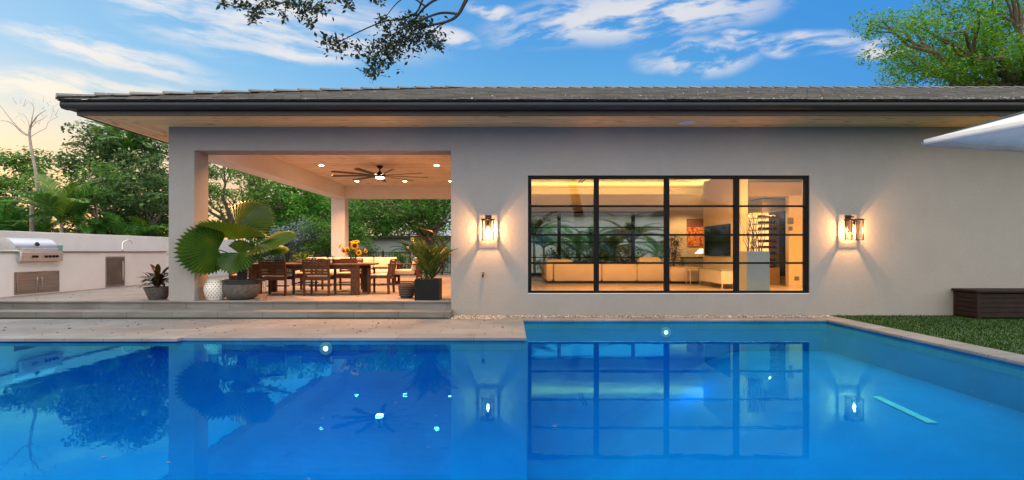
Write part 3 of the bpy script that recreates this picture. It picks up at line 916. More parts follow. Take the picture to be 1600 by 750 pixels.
# rear window
rw = empty('rear_window',(0,0,0)); rw.parent = H
mb = MB()
mb.box(rx0-.05,rx0+.03,RY+.05,RY+.15,.30,rz1); mb.box(rx1-.1,rx1,RY+.05,RY+.15,.30,rz1)
mb.box(rx0+.03,rx1-.1,RY+.05,RY+.15,rz1-.08,rz1); mb.box(rx0+.03,rx1-.1,RY+.05,RY+.15,.30,.44)
for x in (-1.1+.0,1.94,4.99):
    if x > rx0: mb.box(x-.07,x+.07,RY+.05,RY+.15,.44,rz1-.08)
for z in (2.33,1.72,1.09):
    mb.box(rx0+.03,rx1-.1,RY+.07,RY+.13,z-.022,z+.022)
mb.build('window_frame', M['frame'], rw)
mb = MB(); mb.box(rx0,rx1-.05,RY+.095,RY+.101,.4,rz1-.04)
mb.build('window_pane', M['glass'], rw, smooth=0)
# ceiling slot vent
mb = MB(); 
for dx in (0,.09): mb.box(2.5+dx*1.2,2.55+dx*1.2,19.2,20.9,3.935,3.9495)
mb.build('slot_vent', M['frame'], H)

# soffit speaker, hose bib
o = MB().lathe([(.17,3.965),(.17,3.976),(.15,3.979)],(3.56,11.22,0)).build('soffit_speaker', M['white_plastic'], None, label='round white speaker grille set in the pine soffit above the window', cat='speaker')
hb = empty('hose_tap', (-.61,FY-.01,.86), label='small black hose tap on the stucco wall below the left lantern', cat='tap')
MB().tube([(0,0.01,0),(0,-.06,0),(0,-.09,-.05)],.018).build('spout', M['black_metal'], hb)
MB().lathe([(.035,0),(.035,.012)],(0,-.04,.03)).build('handle', M['black_metal'], hb)

# ------------------------------------------------------------------ lights helper
def lamp(name, typ, loc, energy, col, parent=None, size=.1, rot=None, spread=None, radius=None, spot=None):
    ld = bpy.data.lights.new(name, typ); ld.energy = energy; ld.color = col
    if typ == 'AREA':
        ld.shape = 'DISK' if not isinstance(size,tuple) else 'RECTANGLE'
        if isinstance(size,tuple): ld.size, ld.size_y = size
        else: ld.size = size
        if spread: ld.spread = spread
    if typ in ('POINT','SPOT') and radius is not None: ld.shadow_soft_size = radius
    if typ == 'SPOT': ld.spot_size = spot; ld.spot_blend = .6
    o = bpy.data.objects.new(name, ld); COL.objects.link(o); o.location = loc
    if rot: o.rotation_euler = rot
    if parent: o.parent = parent
    return o

# wall lanterns
def lantern(X, label):
    r = empty('wall_lantern', (X,FY,1.78), label=label, cat='wall lantern', group='wall lanterns beside the window')
    bm = M['bronze']
    MB().box(-.065,.065,-.03,-.001,-.02,.33).build('back_plate', bm, r, bevel=.006)
    MB().box(-.02,.02,-.2,-.03,.27,.30).build('arm', bm, r, bevel=.004)
    c = -.22
    w = .115; zt_, zb_ = .22, -.205
    m = MB()
    for sx in (-1,1):
        for sy in (-1,1):
            m.box(sx*w-.008, sx*w+.008, c+sy*w-.008, c+sy*w+.008, zb_, zt_)
    for z in (zb_, zt_-.012):
        m.box(-w-.008,w+.008,c-w-.009,c-w+.007,z,z+.012); m.box(-w-.008,w+.008,c+w-.007,c+w+.009,z,z+.012)
        m.box(-w-.009,-w+.007,c-w,c+w,z,z+.012); m.box(w-.007,w+.009,c-w,c+w,z,z+.012)
    m.build('lantern_frame', bm, r)
    MB().box(-w-.03,w+.03,c-w-.03,c+w+.03,zt_+.001,zt_+.016).build('cap', bm, r, bevel=.003)
    m = MB()
    m.box(-w,w,c-w-.001,c-w+.001,zb_+.01,zt_-.01); m.box(-w,w,c+w-.001,c+w+.001,zb_+.01,zt_-.01)
    m.box(-w-.001,-w+.001,c-w,c+w,zb_+.01,zt_-.01); m.box(w-.001,w+.001,c-w,c+w,zb_+.01,zt_-.01)
    m.build('glass_panel', M['glass_thin'], r, smooth=0)
    MB().tube([(0,c,.219),(0,c,.12)],.022,12).build('socket', bm, r)
    MB().lathe([(.012,-.12),(.03,-.09),(.036,-.03),(.03,.04),(.018,.10),(.014,.12)],(0,c,0),16).build('bulb', M['glass_thin'], r)
    m = MB()
    for k in range(4): m.tube([(.014*math.cos(k*PI/2),c+.014*math.sin(k*PI/2),-.07),(.014*math.cos(k*PI/2+.6),c+.014*math.sin(k*PI/2+.6),.07)],.004,6)
    m.build('filament', M['bulb'], r)
    for i,(dz) in enumerate((.0,)):
        lamp('lantern_lamp','POINT',(0,c,.0),160,(1.0,.46,.17),r,radius=.022)
    return r
lantern(-.5, 'lit bronze glass wall lantern left of the window, beside the patio')
lantern(7.10, 'lit bronze glass wall lantern right of the window')

# recessed patio ceiling lights
rows = [('front row',13.15),('middle row beside the fan',16.8),('rear row',20.64)]
cols = [('leftmost',-5.82),('centre',-4.02),('rightmost',-2.3)]
proto = None
for (rn, y) in rows:
    for (cn, x) in cols:
        if rn.startswith('middle') and cn == 'centre': continue
        lb = f'small round recessed light in the patio ceiling, {cn} of the {rn}'
        if proto is None:
            proto = empty('recessed_light',(x,y,3.968),label=lb,cat='ceiling light',group='recessed lights in the patio ceiling')
            MB().lathe([(.095,-.006),(.095,.0)],(0,0,0),24).build('trim_ring', M['white_plastic'], proto)
            MB().lathe([(.075,-.010),(.075,-.0065)],(0,0,0),24).build('lens', M['downlight'], proto)
            lamp('light_source','AREA',(0,0,-.015),112,(1.0,.43,.17),proto,size=.14,spread=R(125))
        else:
            c = copy_tree(proto); c.location = (x,y,3.968); c['label'] = lb

# ceiling fan
fan = empty('ceiling_fan',(-4.06,16.9,3.968),label='dark bronze ceiling fan with long thin blades and lit globe over the dining table',cat='ceiling fan')
MB().lathe([(.04,-.09),(.085,-.05),(.10,-.02),(.10,0)],(0,0,0)).build('ceiling_canopy', M['bronze'], fan)
MB().tube([(0,0,-.05),(0,0,-.2)],.02,10).build('rod', M['bronze'], fan)
MB().lathe([(.10,-.36),(.16,-.345),(.18,-.30),(.15,-.25),(.07,-.21),(.03,-.17)],(0,0,0)).build('motor', M['bronze'], fan)
MB().lathe([(.02,-.40),(.09,-.392),(.125,-.375),(.13,-.361)],(0,0,0)).build('light_globe', M['fanlight'], fan)
lamp('fan_lamp','AREA',(0,0,-.403),110,(1.0,.43,.17),fan,size=.16,spread=R(175))
for k in range(9):
    a = 2*PI*k/9+.30
    Mx = Matrix.Rotation(a,4,'Z') @ Matrix.Rotation(R(14),4,'X')
    m = MB()
    vs = []
    for (x,w) in ((.12,.035),(.3,.055),(1.42,.075),(1.5,.05)):
        for z in (-.004,.004):
            vs += [Mx@Vector((x,-w,z)), Mx@Vector((x,w,z))]
    m.v = [tuple(v+Vector((0,0,-.30))) for v in vs]
    for i in range(3):
        b=i*4; m.f += [(b,b+4,b+5,b+1),(b+2,b+3,b+7,b+6),(b,b+2,b+6,b+4),(b+1,b+5,b+7,b+3)]
    m.f += [(0,1,3,2),(12,14,15,13)]
    m.build('blade', M['teak'] if False else M['bronze'], fan, smooth=0)

# ------------------------------------------------------------------ interior
for i,(x,y) in enumerate([(.6,13.3),(2.4,13.3),(4.2,13.3),(5.8,13.3),(7.4,13.3),(9.4,13.3),(11,13.3)]):
    lamp('room_fill','AREA',(x,y,3.93),95,(1.0,.44,.10),H,size=.3,spread=R(160))  # unseen fill lamps added to brighten the room
lamp('cove_lamp','AREA',(3.2,21.6,3.5),14,(1.0,.42,.07),H,size=(8.2,.25),rot=(R(180),0,0))
lamp('cove_lamp','AREA',(7.6,19.4,3.5),6,(1.0,.42,.07),H,size=(.2,3.4),rot=(R(180),0,0))
lamp('wall_washer','SPOT',(7.0,21.3,2.99),120,(1.0,.58,.22),H,rot=(R(25),0,0),radius=.01,spot=R(120))

# sofa in the room
sf = empty('leather_sofa',(0,0,.3),label='long cream leather sofa seen from behind through the window',cat='sofa')
lt = M['leather']
for (a_,b_) in ((1.35,2.9),(2.905,4.05),(4.055,5.05)): MB().cushion(a_,b_,17.8,18.1,.08,.64,.05).build('backrest', lt, sf)
MB().cushion(1.1,5.3,18.1,19.0,.08,.42,.05).build('seat', lt, sf)
MB().cushion(1.08,1.34,17.8,20.2,.08,.68,.08).build('armrest', lt, sf)
MB().cushion(5.06,6.15,17.6,18.95,.08,.52,.06).build('chaise', lt, sf)
MB().cushion(4.1,4.85,17.82,18.08,.60,.84,.08).build('headrest', lt, sf)
MB().cushion(1.10,2.0,17.84,18.08,.60,.76,.08).build('headrest', lt, sf)
MB().box(1.15,6.1,17.88,18.9,0,.08).build('plinth', M['frame'], sf)
# tv, painting
tv = empty('television',(6.238,16.7,1.23),label='black flat television on the cream partition wall inside the room',cat='television')
MB().box(-.05,-.002,-1.0,1.0,-.02,.90).build('casing', M['frame'], tv)
MB().box(-.056,-.051,-.98,.98,0,.88).build('screen', M['tv'], tv)
MB().box(7.17,7.85,RY-.05,RY-.003,1.54,2.67).build('painting', M['art'], None, label='abstract orange and plum painting on the rear wall of the room', cat='painting')
# media console
cs = empty('media_console',(0,0,.3),label='low white media console under the television',cat='console')
MB().box(5.78,6.23,15.2,17.0,.14,.52).build('body', M['white_plastic'], cs, bevel=.01)
MB().box(5.76,6.235,15.18,17.02,.521,.545).build('top', M['pedestal'], cs)
m = MB()
for (x,y) in ((5.84,15.3),(6.16,15.3),(5.84,16.9),(6.16,16.9)): MB().box(x-.02,x+.02,y-.02,y+.02,0,.14).build('leg', M['chrome'], cs)
st = empty('side_table',(5.72,17.25,.3),label='small glass and chrome side table between sofa and media console',cat='side table')
m = MB()
for sx in (-1,1):
    for sy in (-1,1): MB().box(sx*.2-.012,sx*.2+.012,sy*.2-.012,sy*.2+.012,0,.5).build('leg', M['chrome'], st)
MB().box(-.22,.22,-.22,.22,.501,.515).build('table_top', M['vase'], st)
# dark sideboard and crystal lamp at rear
sb = empty('sideboard',(7.3,21.2,.3),label='grey sideboard below the orange painting',cat='sideboard')
MB().box(-.75,.55,-.22,.22,.12,.78).build('body', M['pedestal'], sb, bevel=.01)
MB().box(-.77,.57,-.24,.24,.781,.82).build('top', M['black_metal'], sb)
m = MB()
for x in (-.65,.45): MB().box(x-.03,x+.03,-.15,.15,0,.12).build('leg', M['chrome'], sb)
cr = empty('table_lamp',(7.25,21.2,1.121),label='small lit crystal lamp on the grey sideboard',cat='lamp')
MB().lathe([(.08,0),(.08,.02),(.015,.03),(.015,.14)],n=16).build('base', M['chrome'], cr)
m = MB()
for k in range(26):
    d = Vector(rand_unit(1)[0]); d.z = abs(d.z)
    m.tube([(0,0,.14),tuple(d*.2+Vector((0,0,.14)))],.006,4)
m.build('crystal_spray', emis('crystal_glow',(1.0,.72,.4),6), cr)
# indoor bamboo
bp_ = empty('indoor_plant',(6.05,20.6,.3),label='tall leafy plant in white pot behind the sofa end',cat='plant')
MB().lathe([(.14,0),(.19,.42),(.17,.42),(.16,.38)],n=20).build('pot', M['ceramic'], bp_)
m = MB()
for k in range(9): 
    a=random.random()*6; m.tube([(0,0,.38),(.1*math.cos(a),.1*math.sin(a),1.0),(.22*math.cos(a),.22*math.sin(a),1.5)],.008,5)
m.build('stem', M['bark'], bp_)
C = np.stack([rng.normal(0,.17,900),rng.normal(0,.17,900),rng.uniform(.5,1.65,900)],1)
V,Q = leaves(C,.12,.22,.2); np_mesh('foliage',V,Q,leafmat('bamboo_leaves',(.09,.09,.012),(.18,.17,.03)),bp_)
# pedestal planter near window with twigs
pz = empty('tall_planter',(5.42,12.3,.3),label='tall grey square planter holding bare twisted branches just inside the window',cat='planter')
m = MB(); m.box(-.25,.25,-.2,.3,0,1.05)
m.build('planter_box', M['pedestal'], pz, bevel=.01)
m = MB()
for k in range(22):
    x,y = random.uniform(-.15,.15),random.uniform(-.1,.2); pts=[(x,y,1.0)]; z=1.0
    dx,dy = random.uniform(-.05,.05),random.uniform(-.05,.05)
    for s_ in range(9):
        z += .1; x += dx*.5+random.uniform(-.03,.03); y += dy*.5+random.uniform(-.03,.03); pts.append((x,y,z))
    m.tube(pts,list(np.linspace(.009,.003,10)),5)
m.build('twigs', M['bark'], pz)
# wine display
wc = empty('wine_display',(0,0,.3),label='lit wine display cabinet with racks of bottles at the right of the room',cat='wine cabinet')
X0,X1,Y0,Y1 = 7.85,8.52,17.3,18.3
def zz(py,Y): return CZ-(py-392)/F*Y-.3
z_top = zz(311,17.3); z_b1 = zz(330,17.3); z_low = zz(418,17.3)
MB().box(X0,X1+.15,Y0,Y1,z_b1,z_top).build('top_housing', M['steel'], wc, bevel=.01)
MB().box(X0,X1-.1,Y0,Y1,0,z_low).build('base_cabinet', M['gold'], wc, bevel=.01)
MB().box(X0,X1,Y1-.03,Y1,z_low,z_b1).build('back_panel', emis('wine_back_glow',(1.0,.48,.12),2.2), wc)
m = MB()
nsh = 9
for k in range(nsh):
    z = z_low+.01+(z_b1-z_low)*k/nsh
    m.box(X0+.02,X1-.12,Y0+.05,Y1-.04,z,z+.012)
m.build('shelf', M['bronze'], wc)
for q_ in (Y0,Y1-.05): MB().box(X0,X0+.02,q_,q_+.019,z_low,z_b1).build('upright', M['chrome'], wc)
MB().box(X1+.02,X1+.13,Y0-.02,Y0+.3,.25,z_b1-.02).build('cooler_door', M['frame'], wc)
bmesh_b = MB().lathe([(.036,0),(.038,.02),(.038,.19),(.03,.22),(.014,.24),(.014,.30),(.016,.305)],(0,0,0),10)
bo = None
for k in range(nsh):
    z = .3+z_low+.022+(z_b1-z_low)*k/nsh+.04
    for j in range(5):
        x = X0+.09+j*.105
        if bo is None:
            bo = bmesh_b.build('wine_bottle', M['bottle'], None, label='dark bottle lying in the lit wine display', cat='bottle', group='bottles in the wine display')
            o = bo
            bo2 = MB(); bo2.v=list(bmesh_b.v); bo2.f=list(bmesh_b.f)
            bo2 = bo2.build('wine_bottle', M['bottle_red'], None, label='red bottle lying in the lit wine display', cat='bottle', group='bottles in the wine display')
            bo2.location = (X0+.3,Y0+.2,z); bo2.rotation_euler=(R(90),0,0); first=False
        elif k==0 and j==2: continue
        else:
            src = bo2 if random.random()<.3 else bo
            o = src.copy(); COL.objects.link(o)
        o.location = (x,Y0+.42,z); o.rotation_euler = (R(90),0,random.uniform(-.05,.05))
lamp('display_lamp','AREA',(8.15,17.45,.3+z_b1-.03),30,(1.0,.7,.4),H,size=.06)
# thermostat etc. on the right interior wall
for (px,py,s_,nm,lb) in ((1235,345,.09,'thermostat','dark square thermostat on the beige wall inside, upper of two'),(1235,357,.06,'light_switch','small grey dial on the beige wall inside, below the thermostat')):
    p = W(px,py,16.49); MB().box(p.x-s_,p.x+s_,16.47,16.499,p.z-s_,p.z+s_).build(nm, M['switch'], None, bevel=.01, label=lb, cat='switch')
p = W(1245,435,16.49); MB().box(p.x-.07,p.x+.07,16.475,16.499,p.z-.06,p.z+.06).build('wall_socket', M['switch'], None, bevel=.01, label='socket plate low on the beige wall inside', cat='socket')

# ------------------------------------------------------------------ outdoor kitchen & left wall
FZ = .3
gw = MB(); gw.box(-12.65,-12.4,6,26,0,1.85)
gw.build('garden_wall', M['kitchen'], None, bevel=.01, label='low stucco garden wall behind the outdoor kitchen', cat='wall')
K = empty('outdoor_kitchen',(-11.5,14,FZ),label='long stucco outdoor kitchen counter along the left wall',cat='outdoor kitchen')
MB().box(-.89,0,-5,4.28,0,1.015).build('counter', M['kitchen'], K, bevel=.01)
MB().box(-.89,.03,-5,4.31,1.016,1.05).build('countertop', M['coping'], K, bevel=.006)
def ydoor(y0,y1,z0,z1,nm,mat=M['steel'],hand=None):
    m = MB(); f_=.045
    m.box(.002,.014,y0,y1,z0,z0+f_); m.box(.002,.014,y0,y1,z1-f_,z1); m.box(.002,.014,y0,y0+f_,z0+f_,z1-f_); m.box(.002,.014,y1-f_,y1,z0+f_,z1-f_)
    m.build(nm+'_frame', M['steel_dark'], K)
y0,y1 = 12.71-14, 13.97-14
ydoor(y0,y1,.04,.56,'cabinet')
for (a,b_,h) in ((y0+.05,(y0+y1)/2-.006,1),((y0+y1)/2+.006,y1-.05,-1)):
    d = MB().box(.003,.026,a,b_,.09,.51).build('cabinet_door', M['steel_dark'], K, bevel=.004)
    yh = b_-.06 if h==1 else a+.06
    MB().tube([(.026,yh,.2),(.06,yh,.2),(.06,yh,.42),(.026,yh,.42)],.009,8).build('handle', M['chrome'], d)
y0,y1 = 15.57-14,16.33-14
ydoor(y0,y1,.03,.89,'fridge')
d = MB().box(.003,.02,y0+.05,y1-.05,.08,.84).build('fridge_door', plain('dark_fridge_glass',(.10,.085,.075),.15,.3,var=.3,scale=3), K)
MB().box(.02,.035,y1-.12,y1-.09,.2,.75).build('handle', M['chrome'], d)
fa = MB(); fa.tube([(-.5,2.95,1.05),(-.5,2.95,1.26),(-.49,2.98,1.34),(-.46,3.08,1.385),(-.43,3.22,1.36),(-.42,3.28,1.28)],.016,8); fa.tube([(-.5,2.95,1.05),(-.5,2.95,1.09)],.03,10)
fa.build('faucet', M['chrome'], K)
# grill
G = empty('gas_grill',(-11.5,13.38,FZ+1.05),label='stainless steel built in gas grill with rounded hood on the counter',cat='grill')
m = MB(); n = 12
prof=[(-.02,.02)]+[(-.02-.62*(1-math.cos(a))*.55, .02+.30*math.sin(a)) for a in np.linspace(.15,PI/2,8)]+[(-.66,.30),(-.70,.02)]
for y in (-.6,.6):
    for (x,z) in prof: m.v.append((x,y,z))
N=len(prof)
for k in range(N): m.f.append((k,(k+1)%N,N+(k+1)%N,N+k))
m.f.append(tuple(range(N))[::-1]); m.f.append(tuple(range(N,2*N)))
hood = m.build('hood', M['steel'], G)
MB().tube([(.05,-.5,.06),(.05,.5,.06)],.014,10).build('handle', M['chrome'], hood)
MB().lathe([(.05,0),(.05,.02),(.04,.025)],(-.06,.02,.17),18,Matrix.Rotation(R(60),4,'Y')).build('gauge', M['black_metal'], hood)
MB().box(-.05,.1,-.6,.6,-.245,-.02).build('control_panel', M['steel'], G, bevel=.008)
MB().box(-.72,.06,-.62,.62,-.018,.018).build('shelf_rim', M['steel'], G, bevel=.005)
kn = None
for y in (-.28,-.19,.08,.19,.30,.40):
    q = MB().lathe([(.032,0),(.028,.035)],(.101,y,-.13),14,Matrix.Rotation(R(90),4,'Y')).build('knob', M['black_metal'], G)
MB().lathe([(.055,0),(.068,.15),(.06,.15),(.052,.02)],(-11.75,14.3,FZ+1.052),20).build('drinking_cup', M['cup'], None, label='green cup standing on the kitchen counter beside the grill', cat='cup')

# ------------------------------------------------------------------ patio furniture
def chair_proto():
    r = empty('dining_chair',(0,0,0)); tk = M['teak']
    w=.29; 
    for sx in (-1,1):
        MB().add([(sx*w-.022,-.02,0),(sx*w+.022,-.02,0),(sx*w+.022,.035,0),(sx*w-.022,.035,0),
                  (sx*w-.022,.0,.45),(sx*w+.022,.0,.45),(sx*w+.022,.055,.45),(sx*w-.022,.055,.45),
                  (sx*w-.022,-.07,.82),(sx*w+.022,-.07,.82),(sx*w+.022,-.03,.82),(sx*w-.022,-.03,.82)],
                 [(3,2,1,0),(0,1,5,4),(1,2,6,5),(2,3,7,6),(3,0,4,7),(4,5,9,8),(5,6,10,9),(6,7,11,10),(7,4,8,11),(8,9,10,11)]).build('leg', tk, r, smooth=0)
        MB().box(sx*w-.022,sx*w+.022,.48,.53,0,.62).build('leg', tk, r, bevel=.004)
        MB().box(sx*w-.028,sx*w+.028,-.01,.54,.621,.645).build('armrest', tk, r, bevel=.004)
    m = MB(); 
    for k in range(6): m.box(-w+.023,w-.023,.02+k*.085,.09+k*.085,.42,.442)
    m.box(-w+.023,w-.023,.0,.02,.36,.42); m.box(-w+.023,w-.023,.49,.51,.36,.42)
    m.build('seat', tk, r)
    m = MB()
    for k in range(5):
        z = .475+k*.068; y = -.005-(z-.45)*.19
        m.box(-w+.023,w-.023,y,y+.02,z,z+.060)
    m.box(-w-.02,w+.02,-.075,-.03,.8205,.85)
    m.build('backrest', tk, r)
    MB().box(-w+.023,w-.023,.26,.285,.2,.23).build('stretcher', tk, r)
    MB().cushion(-.24,.24,.04,.48,.443,.485,.02,puff=.008).build('seat_pad', M['cream'], r)
    return r
ch = chair_proto()
spots = [(-5.62,12.93,0,'teak dining chair seen from behind, front left at the table, beside the fan palm'),
         (-4.60,12.93,0,'teak dining chair seen from behind, front right at the table'),
         (-5.45,15.0,180,'teak dining chair on the far side of the table, left one'),
         (-4.38,15.0,180,'teak dining chair on the far side of the table, right one'),
         (-3.0,13.72,90,'teak dining chair at the right end of the table, seen from the side'),
         (-7.0+.12,13.68,-90,'teak dining chair at the left end of the table behind the fan palm')]
for i,(x,y,a,lb) in enumerate(spots):
    o = ch if i==0 else copy_tree(ch)
    o.location=(x,y,FZ+.001); o.rotation_euler=(0,0,R(a)); tag(o,lb,'chair','dining chairs around the table')
T_ = empty('dining_table',(-4.95,13.68,FZ+.001),label='long teak dining table with boat shaped top under the ceiling fan',cat='table')
pts=[(-1.45,-.66),(1.15,-.66),(1.55,-.40),(1.6,0),(1.55,.40),(1.15,.66),(-1.45,.66),(-1.6,.3),(-1.6,-.3)]
m = MB(); n=len(pts)
m.v=[(x,y,.71) for x,y in pts]+[(x,y,.75) for x,y in pts]
m.f=[tuple(range(n))[::-1],tuple(range(n,2*n))]+[(k,(k+1)%n,n+(k+1)%n,n+k) for k in range(n)]
m.build('table_top', M['teak_light'], T_, bevel=.005)
m = MB(); m.box(-1.3,1.2,-.58,-.55,.62,.709); m.box(-1.3,1.2,.55,.58,.62,.709); m.build('apron', M['teak'], T_)
for (x,y) in ((-1.22,-.52),(1.2,-.52),(-1.22,.52),(1.2,.52)):
    MB().box(x-.1,x+.1,y-.05,y+.05,0,.709).build('leg', M['teak'], T_, bevel=.006)
TT = FZ+.752
# serving tray, lantern, vase, sunflowers
tr_ = empty('serving_tray',(-4.27,13.5,TT),label='long wooden serving tray on the table in front of the sunflowers',cat='tray')
MB().box(-.42,.42,-.14,.14,0,.012).build('tray_base', M['teak'], tr_)
m=MB(); m.box(-.42,.42,-.15,-.135,0,.10); m.box(-.42,.42,.135,.15,0,.10); m.box(-.435,-.42,-.15,.15,0,.10); m.box(.42,.435,-.15,.15,0,.10)
m.build('tray_side', M['teak'], tr_)
ln = empty('candle_lantern',(-4.33,13.18,TT),label='small dark candle lantern on the near edge of the table',cat='lantern')
m=MB()
for sx in (-1,1):
    for sy in (-1,1): m.box(sx*.05-.006,sx*.05+.006,sy*.05-.006,sy*.05+.006,0,.16)
m.box(-.062,.062,-.062,.062,0,.012); m.box(-.065,.065,-.065,.065,.16,.172); m.tube([(-.03,0,.172),(0,0,.21),(.03,0,.172)],.005,6)
m.build('lantern_frame', M['black_metal'], ln)
MB().lathe([(.025,.013),(.025,.08)],(0,0,0),12).build('candle', M['cream'], ln)
va = empty('sunflower_bouquet',(-3.93,13.62,TT),label='bouquet of yellow sunflowers in a clear glass vase on the dining table',cat='flowers')
MB().lathe([(.07,.002),(.075,.02),(.075,.22),(.07,.22),(.068,.02)],n=20).build('vase', M['vase'], va)
petal = leafmat('sunflower_petals',(.75,.32,.006),(.9,.48,.01),(.95,.6,.03),.3)
disc = plain('sunflower_centre',(.09,.035,.012),.9,var=.5,scale=80,bump=1,bscale=200)
green = plain('flower_stem',(.06,.13,.02),.6)
heads=[(554,384,.11),(532,384.5,.075),(542,391.5,.085),(560.5,395,.08),(571.5,392,.06),(537,392,.06),(556,378,.09),(551,378.5,.07)]
for i,(px,py,rr) in enumerate(heads):
    yy = 13.55+random.uniform(-.08,.1); c = W(px,py,yy)-Vector(va.location)
    if i==4: nrm = Vector((.8,-.5,.2))
    elif i in(1,): nrm = Vector((-.6,-.5,.6))
    elif i in (6,7): nrm = Vector((0,-.45,.9))
    else: nrm = Vector((random.uniform(-.3,.3),-1,random.uniform(0,.4)))
    nrm.normalize(); q = nrm.to_track_quat('Z','Y').to_matrix()
    fl = empty('sunflower',c); fl.parent = va
    m = MB(); b = 0
    for layer in range(2):
        for k in range(18):
            a = 2*PI*k/18+layer*.17; r0,r1 = rr*.42, rr*(1.02-.1*layer)*random.uniform(.92,1.08)
            d = Vector((math.cos(a),math.sin(a),0)); s_ = Vector((-math.sin(a),math.cos(a),0))*rr*.13
            z0 = .004*layer
            P_=[d*r0+Vector((0,0,z0)), d*(r0+r1)/2+s_+Vector((0,0,z0+.012)), d*r1+Vector((0,0,z0-.006)), d*(r0+r1)/2-s_+Vector((0,0,z0+.012))]
            m.add([q@p for p in P_],[(0,1,2,3)])
    m.build('petals', petal, fl, smooth=0)
    MB().lathe([(rr*.46,-.01),(rr*.46,.008),(rr*.3,.018),(rr*.05,.014)],(0,0,0),16,q.to_4x4()).build('flower_centre', disc, fl)
    MB().tube([c-nrm*.01,(c.x*.6,c.y*.6+.02,.7*c.z+.02),(c.x*.1,c.y*.1,.1),(c.x*.05,0,.03)],.006,6).build('stem', green, va)
Cc = np.stack([rng.normal(-.02,.11,60),rng.normal(0,.06,60),rng.uniform(.20,.38,60)],1)
V,Q=leaves(Cc,.09,.6,.2); np_mesh('leaf',V,Q,L_small,va)
# small white dish w/ succulents at left part of the table
sd = empty('table_planter',(-5.2,13.7,TT),label='low white dish of green sprigs on the left part of the dining table',cat='planter')
MB().lathe([(.12,0),(.2,.07),(.19,.07),(.12,.02)],n=20).build('dish', M['ceramic'], sd)
Cc = np.stack([rng.normal(0,.12,220),rng.normal(0,.1,220),rng.uniform(.05,.24,220)],1)
V,Q=leaves(Cc,.09,.35,-.2,.9); np_mesh('foliage',V,Q,L_small,sd)
cd = empty('candle_glass',(-4.78,13.3,TT),label='glass candle holder with amber candle between the two front chairs',cat='candle')
MB().lathe([(.045,0),(.05,.14),(.046,.14),(.042,.01)],n=16).build('glass_cup', M['vase'], cd)
MB().lathe([(.036,.012),(.036,.08)],n=14).build('candle', plain('amber_wax',(.75,.33,.12),.5), cd)

# outdoor sofa (facing camera) and lounge chair
def lounge(width, label, cat, nm, ncush, group=None):
    r = empty(nm,(0,0,0),label=label,cat=cat,group=group); tk=M['teak']
    w=width/2; D=.92
    for sx in (-1,1):
        for y in (0.03,D-.03):
            MB().box(sx*w-.035,sx*w+.035,y-.03,y+.03,0,.62).build('leg', tk, r, bevel=.004)
        MB().box(sx*w-.045,sx*w+.045,-.02,D+.01,.621,.655).build('armrest', tk, r, bevel=.005)
        MB().box(sx*w-.02,sx*w+.02,.06,D-.06,.04,.07).build('stretcher', tk, r)
    m=MB(); m.box(-w+.036,w-.036,.0,.035,.22,.31); m.box(-w+.036,w-.036,D-.035,D,.22,.31)
    for k in range(7): m.box(-w+.036,w-.036,.06+k*.12,.13+k*.12,.29,.31)
    m.build('seat_frame', tk, r)
    m=MB()
    Mb = Matrix.Translation((0,D-.06,.33)) @ Matrix.Rotation(R(-14),4,'X')
    for k in range(4): m.box(-w+.04,w-.04,0,.02,k*.1,k*.1+.07,M=Mb)
    m.build('back_frame', tk, r)
    cw=(2*w-.08)/ncush
    for k in range(ncush):
        a=-w+.04+k*cw
        MB().cushion(a+.005,a+cw-.005,.0,D-.1,.315,.45,.045).build('seat_cushion', M['cream'], r)
        Mc = Matrix.Translation((0,D-.16,.44)) @ Matrix.Rotation(R(76),4,'X')
        MB().cushion(a+.008,a+cw-.008,0,.42,-.08,.08,.05,M=Mc).build('back_cushion', M['cream'], r)
    return r
s1 = lounge(3.05,'long teak outdoor sofa with cream cushions facing the pool behind the dining table','sofa','outdoor_sofa',4)
s1.location=(-5.15,16.75,FZ+.001)
s2 = lounge(.85,'teak outdoor armchair with cream cushions seen from the side, right of the sofa','armchair','outdoor_armchair',1)
s2.location=(-3.93,17.25,FZ+.001); s2.rotation_euler=(0,0,R(-90)); s2.location=(-3.85,17.55,FZ+.001)

# hanging / egg chair with curved stand
e = empty('hanging_chair',(-2.65,18.4,FZ+.001),label='curved dark frame hanging chair with round cream cushion behind the black planter',cat='hanging chair')
def Wl(px,py): 
    p = W(px,py,18.4)-Vector((-2.65,18.4,FZ+.001)); return p
pts=[Wl(672,438)]+[Wl(a,b) for a,b in ((682,428),(692,414),(697,400),(695,386),(687,373),(674,362),(656,357))]
m=MB()
def smooth_pts(P,k=5):
    out=[]
    P=[Vector(p) for p in P]
    for i in range(len(P)-1):
        p0=P[max(i-1,0)];p1=P[i];p2=P[i+1];p3=P[min(i+2,len(P)-1)]
        for j in range(k):
            t=j/k
            out.append(.5*((2*p1)+(p2-p0)*t+(2*p0-5*p1+4*p2-p3)*t*t+(3*p1-p0-3*p2+p3)*t**3))
    out.append(P[-1]); return out
m.tube(smooth_pts(pts),.028,8); m.build('stand', M['bronze'], e)
m=MB(); pts=[]
for k in range(41):
    a=2*PI*k/40; pts.append((-.22+.50*math.cos(a),-.1+.12*math.cos(a),.90+.58*math.sin(a)))
m.tube(pts,.022,8); 
for q in (-.35,.0,.35):
    m.tube([(-.22+q,-.1,.36+abs(q)*.3),(-.22+q*1.05,.25,.6),(-.22+q*.8,.3,.95),(-.22+q*.4,.05,1.42)],.008,6)
m.build('basket', M['bronze'], e)
m=MB(); m.tube([(-.22,-.1,1.48),(.12,0,1.98)],.006,6); m.build('hanging_chain', M['black_metal'], e)
